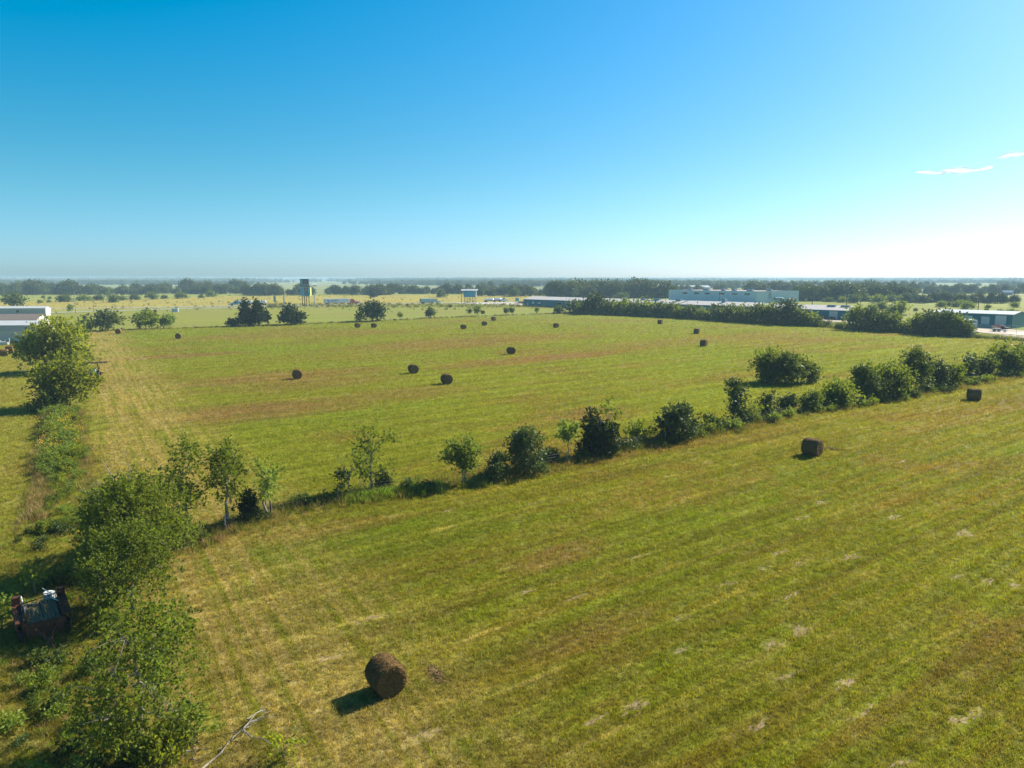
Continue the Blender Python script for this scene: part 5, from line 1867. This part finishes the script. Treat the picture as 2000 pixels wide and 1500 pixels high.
# orange-cabbed box trailer lorry: rear end at px 632
root = lorry('', 632.5, 595.2, 0)
tag(root, 'lorry with an orange cab and a long white box trailer on the highway', 'lorry')
b = MB(); b.box((9.2, 0, 2.62), (17.8, 2.6, 2.9)); bx_ = b.build('trailer', M['white'], root)
b = MB(); b.box((.27, 0, 2.62), (.08, 2.5, 2.8)); b.build('rear_door', M['blue'] if False else M['black'], bx_)
b = MB()
for k in range(14): b.box((1.5 + k * 1.2, -1.31, 2.62), (.05, .03, 2.85))
b.build('side_rib', M['offwhite'], bx_)
tm = text_mesh("SWIFT", 1.55, M['bb_dark'])
o = link('lettering', tm, bx_)
o.location = (4.6, -1.345, 2.0); o.rotation_euler = (R(90), 0, 0)
b = MB()
for k in range(3): b.box((2.6 + k * .55, -1.34, 2.9 - k * .45), (.95, .03, .42), ry=R(-32))
b.tube([(3.4, -1.335, 2.5), (3.4, -1.355, 2.5)], .25, 12)
b.build('emblem', M['bb_dark'], bx_)
b = MB(); b.box((8, 0, .9), (14, 1.0, .25)); b.build('chassis', M['black'], root)
wheels(root, (1.6, 2.8, 17.4, 18.6, 23.2), 2.5)
cab(root, 18.8, 'orange')


def tank(root, x0, x1, z=2.3, r=1.15, m='steel_bright'):
    b = MB()
    n = 5
    P = [(x0, 0, z), (x0 + .25, 0, z), (x0 + .5, 0, z), (x1 - .5, 0, z), (x1 - .25, 0, z), (x1, 0, z)]
    b.tube(P, [r * .55, r * .88, r, r, r * .88, r * .55], 18)
    t = b.build('tank', M[m], root, smooth=False)
    b = MB()
    for k in range(1, int((x1 - x0) / 1.6)):
        b.tube([(x0 + k * 1.6 - .04, 0, z), (x0 + k * 1.6 + .04, 0, z)], r * 1.025, 18)
    b.build('band', M['steel'], t)
    b = MB(); b.tube([((x0 + x1) / 2, 0, z + r - .1), ((x0 + x1) / 2, 0, z + r + .25)], .35, 10); b.build('hatch', M['steel'], t)


M['steel_bright'] = mat("polished_tank", (0.72, 0.73, 0.75), .3, .55, var=.08)
x, y = G(521.5, 597.0)
root = empty('lorry', (x, y, .2), hang + math.pi, 'blue-cabbed lorry hauling two shiny tanks on the highway', 'lorry')
tank(root, .3, 9.0); tank(root, 9.4, 18.0)
b = MB(); b.box((9, 0, 1.0), (17.5, 1.0, .3)); b.build('chassis', M['black'], root)
wheels(root, (1.2, 2.4, 8, 11, 16, 17.2, 22.6), 2.5)
cab(root, 18.4, 'skyblue')
x, y = G(944, 590.6)
root = empty('lorry', (x, y, .2), hang, 'silver tanker lorry right of the blue board', 'lorry')
tank(root, 1.2, 8.6, 2.0, 1.0, 'steel_bright'); tank(root, 9.0, 15.0, 2.1, 1.05, 'steel_bright')
b = MB(); b.box((7.5, 0, .95), (14.5, 1.0, .3)); b.build('chassis', M['black'], root)
wheels(root, (1.6, 2.8, 9.5, 14, 17.5), 2.4)
cab(root, 15.0, 'white', 3.2)
x, y = G(820.5, 593.2)
root = empty('lorry', (x, y, .2), hang, 'lorry with a plain pale trailer left of the blue board', 'lorry')
b = MB(); b.box((5.5, 0, 2.3), (10.6, 2.5, 2.6)); t_ = b.build('trailer', M['pale_wall'], root)
b = MB(); b.box((.16, 0, 2.3), (.08, 2.4, 2.5)); b.build('rear_door', M['black'], t_)
b = MB(); b.box((5, 0, .8), (9, 1.0, .3)); b.build('chassis', M['black'], root)
wheels(root, (1.5, 2.7, 9.5, 13.2), 2.4)
cab(root, 10.0, 'white', 2.9)


def car(label, px, py, ang, m, L=4.6, hh=1.5, name='car', pickup=False, z=.2):
    x, y = G(px, py)
    root = empty(name, (x, y, z), ang, label, 'pickup' if pickup else 'car')
    w_ = 1.85
    b = MB()
    if pickup:
        b.extrude([(-L / 2, .4), (-L / 2, 1.05), (-.3, 1.05), (-.15, 1.75), (1.0, 1.75), (1.6, 1.1), (L / 2 - .1, 1.0), (L / 2, .4)], -w_ / 2, w_ / 2)
    else:
        b.extrude([(-L / 2, .35), (-L / 2, .85), (-L / 2 + .5, .98), (-1.2, hh), (.5, hh), (1.25, .98), (L / 2 - .15, .85), (L / 2, .35)], -w_ / 2, w_ / 2)
    bd = b.build('body', M[m], root)
    b = MB()
    for s in (-1, 1): b.box((.3 if pickup else -.3, s * (w_ / 2 + .005), 1.22 if not pickup else 1.4), (1.2 if pickup else 2.0, .02, .4))
    b.build('side_window', M['glass'], bd)
    for s in (-1, 1):
        b = MB(); b.box((L / 2 - .03, s * .62, .7), (.08, .3, .14)); b.build('headlight', M['white'], bd)
    wheels(root, (-L * .3, L * .3), w_, .34)
    return root


car('white car on the highway ahead of the orange-cabbed lorry', 700.5, 594.0, hang, 'white', L=6.2, hh=2.2)
car('blue car parked at the left end of the first teal warehouse', 1018, 593, R(-30), 'blue')
car('red car parked beside the blue one at the first teal warehouse', 1023, 593.2, R(-35), 'red')
car('black pickup parked before the right-hand teal building', 1952, 645.5, R(-35), 'black', pickup=True, L=5.4, z=.2)
x, y = G(1878, 643.5)
root = empty('box_lorry', (x, y, .2), ra + math.pi, 'old box lorry with a white roof and a rusty side before the right-hand teal building', 'lorry')
b = MB(); b.box((-2.3, 0, 2.3), (4.8, 2.3, 2.4)); q = b.build('box', M['ac'], root)
b = MB(); b.box((-2.3, 1.17, 2.4), (2.6, .03, 1.5)); b.build('rusty_side', M['rust'], q)
b = MB(); b.box((-.6, 0, 3.62), (5.0, 2.5, .14)); b.build('roof', M['white'], q)
b = MB(); b.extrude([(.15, .7), (.15, 2.5), (1.3, 2.5), (1.7, 1.6), (2.5, 1.4), (2.6, .6)], -1.0, 1.0); c_ = b.build('cab', M['pale_wall'], root)
b = MB(); b.box((.9, 1.01, 2.0), (.8, .03, .6)); b.build('side_window', M['glass'], c_)
wheels(root, (-3.4, 1.7), 2.2, .48)
# machine with a pale cage
x, y = G(1946, 648.3)
root = empty('skid_loader', (x, y, .2), R(-20), 'small loader with a pale orange cab cage in the right-hand yard', 'loader')
b = MB()
for sx in (-.9, .9):
    for sy in (-.7, .7): b.tube([(sx, sy, .5), (sx, sy, 2.3)], .07, 6)
for sy in (-.7, .7): b.tube([(-.9, sy, 2.3), (.9, sy, 2.3)], .07, 6)
for sx in (-.9, .9): b.tube([(sx, -.7, 2.3), (sx, .7, 2.3)], .07, 6)
b.build('cage', M['orange'], root)
b = MB(); b.box((0, 0, .75), (2.4, 1.3, .8)); b.build('body', M['offwhite'], root)
b = MB(); b.tube([(1.2, -.6, .9), (2.4, -.6, .35)], .08, 6); b.tube([(1.2, .6, .9), (2.4, .6, .35)], .08, 6); b.build('arm', M['steel'], root)
b = MB(); b.box((2.6, 0, .35), (.5, 1.6, .6)); b.build('bucket', M['steel'], root)
wheels(root, (-.7, .7), 1.7, .4)
# red farm equipment in front of the fifth warehouse
t0 = on_line(1596)
for k, (px, L_) in enumerate([(1594, 4.0), (1608, 3.6)]):
    q = WA + WD * on_line(px) + WN * 3
    root = empty('farm_implement', (q.x, q.y, .2), wang, ('left' if k == 0 else 'right') + ' of the two low red farm implements before the fifth teal warehouse', 'implement')
    b = MB(); b.box((0, 0, .9), (L_, 1.2, .5)); b.box((0, 0, 1.25), (L_ * .6, .8, .3)); b.build('frame', M['red'], root)
    b = MB()
    for j in range(5): b.tube([(-L_ * .4 + j * L_ * .2, -.5, .35), (-L_ * .4 + j * L_ * .2, .5, .35)], .3, 10)
    b.build('roller', M['rust'], root)
q = WA + WD * on_line(1633) + WN * 4
root = empty('tractor', (q.x, q.y, .2), wang + .4, 'small dark tractor before the roller door of the fifth teal warehouse', 'tractor')
b = MB(); b.extrude([(-1, .5), (-1, 1.2), (-.2, 1.2), (-.1, 1.35), (1.3, 1.25), (1.4, .5)], -.4, .4); b.build('body', M['red'], root)
b = MB(); b.tube([(-.6, -.75, .7), (-.6, -.45, .7)], .7, 14); b.tube([(-.6, .45, .7), (-.6, .75, .7)], .7, 14); b.build('rear_wheel', M['black'], root)
b = MB(); b.tube([(1.0, -.6, .4), (1.0, -.4, .4)], .4, 12); b.tube([(1.0, .4, .4), (1.0, .6, .4)], .4, 12); b.build('front_wheel', M['black'], root)
b = MB(); b.box((-.6, 0, 1.5), (.5, .5, .5)); b.build('seat', M['ac'], root)

# ------------------------------------------------------------------ old farm wagon, bottom left
wx, wy = -24.5, 35.0
root = empty('farm_wagon', (wx, wy, .12), R(38), 'rusty flat farm wagon with a plank deck and V-shaped drawbar', 'wagon')
W, LW, ZD = 1.85, 2.9, 1.1
b = MB()
for k in range(8):
    xx = -W / 2 + .2 + (k + .5) * (W - .4) / 8
    ln = LW * (.98 if k % 3 else .9)
    b.box((xx, LW * .5 + .1, ZD), ((W - .4) / 8 - .035, ln, .05), ry=R((k % 3 - 1) * 1.5))
b.build('deck', M['plank'], root)
b = MB()
b.box((0, .04, ZD - .12), (W, .14, .26)); b.box((0, LW, ZD - .12), (W, .12, .2))
for s in (-1, 1): b.box((s * (W / 2 - .1), LW / 2, ZD - .14), (.14, LW, .2))
b.box((0, LW / 2, ZD - .16), (.14, LW, .14))
b.build('frame', M['rust'], root)
for s in (-1, 1):
    b = MB()
    b.box((s * (W / 2 + .12), LW * .5, ZD + .12), (.4, LW * .98, .10))
    b.box((s * (W / 2 + .3), LW * .5, ZD - .12), (.05, LW * .98, .5))
    b.box((s * (W / 2 - .07), LW * .5, ZD + .18), (.05, LW * .98, .22))
    b.build('side_rail', M['rust'], root)
    b = MB(); b.box((s * (W / 2 + .12), LW * .97, ZD + .32), (.36, .3, .5)); b.build('corner_box', M['rust'], root)
b = MB(); b.tube([(-W / 2 - .25, LW * .66, ZD + .42), (W / 2 + .1, LW * .86, ZD + .46)], .035, 6); b.build('cross_rail', M['rust'], root)
b = MB(); b.box((0, 0, ZD - .45), (W * .9, .08, .5)); b.build('front_board', M['rust'], root)
for s in (-1, 1):
    b = MB(); b.tube([(s * .48, 0, ZD - .25), (.1, -1.35, .5)], .07, 6); b.build('drawbar', M['orange_rust'] if 'orange_rust' in M else M['rust'], root)
b = MB(); b.tube([(.1, -1.3, .46), (.14, -1.85, .38)], .06, 6); b.build('hitch', M['rust'], root)
wheels(root, (), 2)
for s in (-1, 1):
    for yy in (.7, LW - .6):
        b = MB(); b.tube([(s * (W / 2 + .02), yy, .36), (s * (W / 2 + .22), yy, .36)], .36, 16)
        o = b.build('wheel', M['black'], root)
        b = MB(); b.tube([(s * (W / 2 + .16), yy, .36), (s * (W / 2 + .24), yy, .36)], .17, 10); b.build('rim', M['rust'], o)
Wm = Matrix.Translation((wx, wy, .12)) @ Matrix.Rotation(R(38), 4, 'Z')
def on_wagon(p): return Wm @ Vector(p)
b = MB()
b.tube([(0, 0, 0), (.02, 0, .15), (.0, 0, .6), (.05, .02, .78)], [.30, .33, .34, .30], 16)
o = b.build('plastic_drum', mat("crumpled_white_plastic", (0.66, 0.70, 0.69), .5, second=(0.28, 0.30, 0.30), scale=5, bump=.6))
o.location = on_wagon((.62, LW + .42, .55)); o.rotation_euler = (R(8), R(-6), 0)
tag(o, 'white crumpled plastic drum standing at the back of the farm wagon', 'drum')
b = MB(); b.tube([(0, 0, 0), (0, 0, .62)], .31, 14)
o = b.build('stump', M['greywood']); o.location = on_wagon((.62, LW + .42, -.02))
tag(o, 'grey wooden block under the white plastic drum', 'stump')
for k, (a, c, lb) in enumerate([((-.72, LW * .55, ZD + .05), (-.8, LW * .9, ZD + .65), 'white pipe leaning on the left side of the farm wagon'),
                                ((.2, LW * .96, ZD + .75), (.76, LW * .80, ZD + .35), 'longer white pipe lying at the right rear of the farm wagon'),
                                ((.5, LW * .84, ZD + .3), (.84, LW * .70, ZD + .12), 'shorter white pipe end below the longer one on the farm wagon')]):
    b = MB(); a, c = on_wagon(a), on_wagon(c)
    b.tube([Vector((0, 0, 0)), c - a], .03, 8)
    o = b.build('pipe', M['white']); o.location = a
    tag(o, lb, 'pipe')

# rusted rake beside the left trees
x, y = G(186, 738)
root = empty('hay_rake', (x, y, .13), R(8), 'old rusted implement with blue parts beside the left trees', 'implement')
b = MB(); b.tube([(-3.0, .5, .8), (1.6, -.2, .9)], .09, 6); b.tube([(1.0, -.2, .2), (.55, 0, 2.9)], .12, 6); b.tube([(0, 0, .7), (1.2, 1.8, .6)], .08, 6); b.build('frame', M['rust'], root)
b = MB()
for k in range(2): b.tube([(-1.1 + k * 1.7, -.12, .62), (-1.1 + k * 1.7, .12, .62)], .6, 14)
b.build('wheel', M['black'], root)
b = MB(); b.box((-.3, .1, 1.2), (.9, .6, .7)); b.box((-2.3, .3, 1.0), (.5, .5, .6)); b.build('seed_box', M['skyblue'], root)
b = MB(); b.box((-.9, -.2, .9), (.22, .1, 1.1), ry=R(14)); b.box((.9, -.2, .55), (.2, .1, .9), ry=R(-10)); b.build('white_bar', M['white'], root)
b = MB()
rr = random.Random(4)
for k in range(46):
    a = rr.uniform(-2.6, 1.8)
    b.tube([(a, rr.uniform(-.5, .5), 2.75 + rr.uniform(-.12, .25)), (a + rr.uniform(.4, 1.3), rr.uniform(-.5, .5), 2.8 + rr.uniform(-.15, .3))], .03, 4)
b.build('dead_brush', M['bark_dark'], root)

# ------------------------------------------------------------------ dead wood
def dead_branch(name, label, cat, origin, pts_list, m='dead'):
    b = MB()
    for pts, r0, r1 in pts_list:
        n = len(pts)
        b.tube(pts, [r0 + (r1 - r0) * i / (n - 1) for i in range(n)], 6)
    o = b.build(name, M[m])
    o.location = origin
    return tag(o, label, cat)


def wiggle(rng, a, b_, n, amp):
    a, b_ = Vector(a), Vector(b_)
    return [a.lerp(b_, i / n) + (Vector(rng.normal(size=3)) * amp if 0 < i < n else Vector((0, 0, 0))) for i in range(n + 1)]


rng = np.random.default_rng(21)
o0 = Vector(G(425, 1500) + (.12,))
e0 = Vector(G(512, 1402) + (.12,)) - o0
br = []
main = wiggle(rng, (-.6, -.8, .15), e0 * .55 + Vector((0, 0, .35)), 4, .06) + wiggle(rng, e0 * .55 + Vector((0, 0, .35)), e0 + Vector((0, 0, .15)), 4, .1)[1:]
br.append((main, .05, .015))
for k in range(12):
    s = main[rng.integers(3, 8)]
    d = Vector((rng.normal() * .5 + .35, rng.normal() * .5, abs(rng.normal()) * .15))
    br.append((wiggle(rng, s, s + d, 3, .06), .025, .006))
br.append((wiggle(rng, main[4], main[4] + Vector((1.7, -.9, -.2)), 6, .06), .03, .01))
dead_branch('fallen_branch', 'long bleached fallen branch at the bottom edge, left of the nearest bale', 'branch', o0, br)
o0 = Vector(G(345, 1480) + (.12,))
br = []
for k in range(34):
    s = Vector((rng.normal() * 1.0, rng.normal() * .6, abs(rng.normal()) * .15))
    d = Vector((rng.normal() * .7, rng.normal() * .5, rng.normal() * .2 + .15))
    br.append((wiggle(rng, s, s + d, 4, .06), rng.uniform(.015, .04), .006))
dead_branch('brushwood_pile', 'tangle of bare bleached sticks at the foot of the sprawling tree', 'brushwood', o0, br)
x, y = G(685, 978)
H_ = HT(685, 978, 893)
br = [(wiggle(rng, (0, 0, 0), (-.15, 0, H_ * .45), 3, .04), .06, .04)]
for e in ((-1.1, .1, H_), (.15, .2, H_ * .75), (1.35, 0, H_ * .5), (-.5, 0, H_ * .62), (.5, 0, H_ * .9)):
    s = Vector((0, 0, H_ * .16)) if e[0] > 1 else Vector((-.15, 0, H_ * .45))
    br.append((wiggle(rng, s, e, 5, .05), .035, .008))
    for _ in range(5):
        q = s.lerp(Vector(e), rng.uniform(.4, .95))
        br.append((wiggle(rng, q, q + Vector((rng.normal() * .3, rng.normal() * .3, rng.uniform(.1, .5))), 2, .02), .012, .004))
dead_branch('dead_sapling', 'bare dead sapling left of the long-armed tree', 'tree', Vector((x, y, .12)), br, 'bark')
# bleached dead limbs rising out of the wide elm: part of that tree
host = [o for o in SC.objects if o.get('label', '').startswith('wide leafy elm')][0]
hx, hy = host.location.x, host.location.y
Dk = depth(hx, hy) / F
br = []
for (pa, ya, pb, yb, n_) in [(258, 968, 214, 901, 7), (266, 962, 276, 912, 5), (240, 985, 168, 958, 6), (225, 975, 175, 990, 5), (250, 990, 205, 1000, 5), (258, 975, 205, 940, 5)]:
    a = Vector(((pa - 268) * Dk, 0, HT(268, 1105, ya)))
    e = Vector(((pb - 268) * Dk, rng.normal() * .4, HT(268, 1105, yb)))
    br.append((wiggle(rng, a, e, n_, .07), .06, .012))
    for _ in range(6):
        q = a.lerp(e, rng.uniform(.2, .95))
        br.append((wiggle(rng, q, q + Vector((rng.normal() * .5, rng.normal() * .3, rng.normal() * .3 + .15)), 3, .04), .022, .006))
b = MB()
for pts, r0, r1 in br: b.tube(pts, [r0 + (r1 - r0) * i / (len(pts) - 1) for i in range(len(pts))], 5)
o = b.build('dead_limb', M['dead'], host)
o.rotation_euler = (0, 0, -host.rotation_euler.z)
x, y = G(529, 1012)
b = MB(); b.tube([(0, 0, -.1), (.05, 0, .7), (.0, 0, 1.35)], [.09, .08, .06], 7)
o = b.build('fence_post', M['bark_dark']); o.location = (x, y, .12)
tag(o, 'dark leaning wooden post right of the small vase-shaped tree', 'post')

# ------------------------------------------------------------------ thin clouds, high and far
def cloud_mat():
    m, nt, out = new_mat("thin_cloud")
    tc = N(nt, "ShaderNodeTexCoord").outputs['Object']
    nf = noise(nt, mapping(nt, tc, (.004, .004, .02)), 1, 5, .6)
    lw = N(nt, "ShaderNodeLayerWeight")
    lw.inputs[0].default_value = .35
    f = mth(nt, 'SUBTRACT', 1.0, lw.outputs['Facing'])
    f = mth(nt, 'POWER', f, 2.0)
    f = mth(nt, 'MULTIPLY', f, ramp(nt, nf, .3, .55, .35, 1.0))
    tr = N(nt, "ShaderNodeBsdfTransparent")
    t = N(nt, "ShaderNodeBsdfTranslucent")
    t.inputs[0].default_value = (.80, .88, .99, 1)
    d = N(nt, "ShaderNodeBsdfDiffuse")
    d.inputs[0].default_value = (.80, .88, .99, 1)
    a = N(nt, "ShaderNodeMixShader"); a.inputs[0].default_value = .5
    nt.links.new(t.outputs[0], a.inputs[1]); nt.links.new(d.outputs[0], a.inputs[2])
    ms = N(nt, "ShaderNodeMixShader")
    nt.links.new(f, ms.inputs[0]); nt.links.new(tr.outputs[0], ms.inputs[1]); nt.links.new(a.outputs[0], ms.inputs[2])
    nt.links.new(ms.outputs[0], out.inputs['Surface'])
    return m


M['cloud'] = cloud_mat()


def cloud(label, px, py, wpx, hpx, tilt):
    D = 14000.0
    X = (px - 1000) / F * D
    Yv = (750 - py) / F * D
    loc = (X, D * CP + Yv * SP, H0 - D * SP + Yv * CP)
    v, f = ico((0, 0, 0), (1, 1, 1), 4)
    wx_, hx_ = wpx * D / F / 2, hpx * D / F / 2
    rg = np.random.default_rng(int(px))
    p1, p2 = rg.uniform(0, 6, 2)
    k = 1 + .35 * np.sin(v[:, 0] * 5 + p1) + .2 * np.sin(v[:, 0] * 11 + p2)
    v = v * np.array([wx_, wx_ * .4, hx_])
    v[:, 2] *= k
    v[:, 2] += np.sin(v[:, 0] / wx_ * 3 + p2) * hx_ * .3
    me = bpy.data.meshes.new('cloud')
    me.from_pydata(v.tolist(), [], f.tolist())
    me.polygons.foreach_set('use_smooth', [True] * len(f))
    me.materials.append(M['cloud'])
    o = link('cloud', me)
    o.location = loc
    o.rotation_euler = (0, R(-tilt), 0)
    o['kind'] = 'stuff'
    o['label'] = label


cloud('thin white cloud wisp, left half of the lower streak', 1822, 337, 70, 8, 1)
cloud('thin white cloud wisp, right half of the lower streak', 1888, 332, 104, 13, 4)
cloud('thin white cloud wisp at the right edge', 1990, 301, 90, 14, 12)

# ------------------------------------------------------------------ haze
b = MB()
b.box((0, 15000, 10.2), (76000, 60000, 22.4))
hz = b.build('haze', None or bpy.data.materials.new('haze'))
hz['kind'] = 'stuff'
hz['label'] = 'pale blue haze over the plain'
m = hz.data.materials[0]
m.use_nodes = True
m.node_tree.nodes.clear()
out = N(m.node_tree, "ShaderNodeOutputMaterial")
pv = N(m.node_tree, "ShaderNodeVolumePrincipled")
pv.inputs['Color'].default_value = (0.55, 0.82, 0.98, 1)
pv.inputs['Density'].default_value = HAZE_D
pv.inputs['Anisotropy'].default_value = 0.0
m.node_tree.links.new(pv.outputs[0], out.inputs['Volume'])
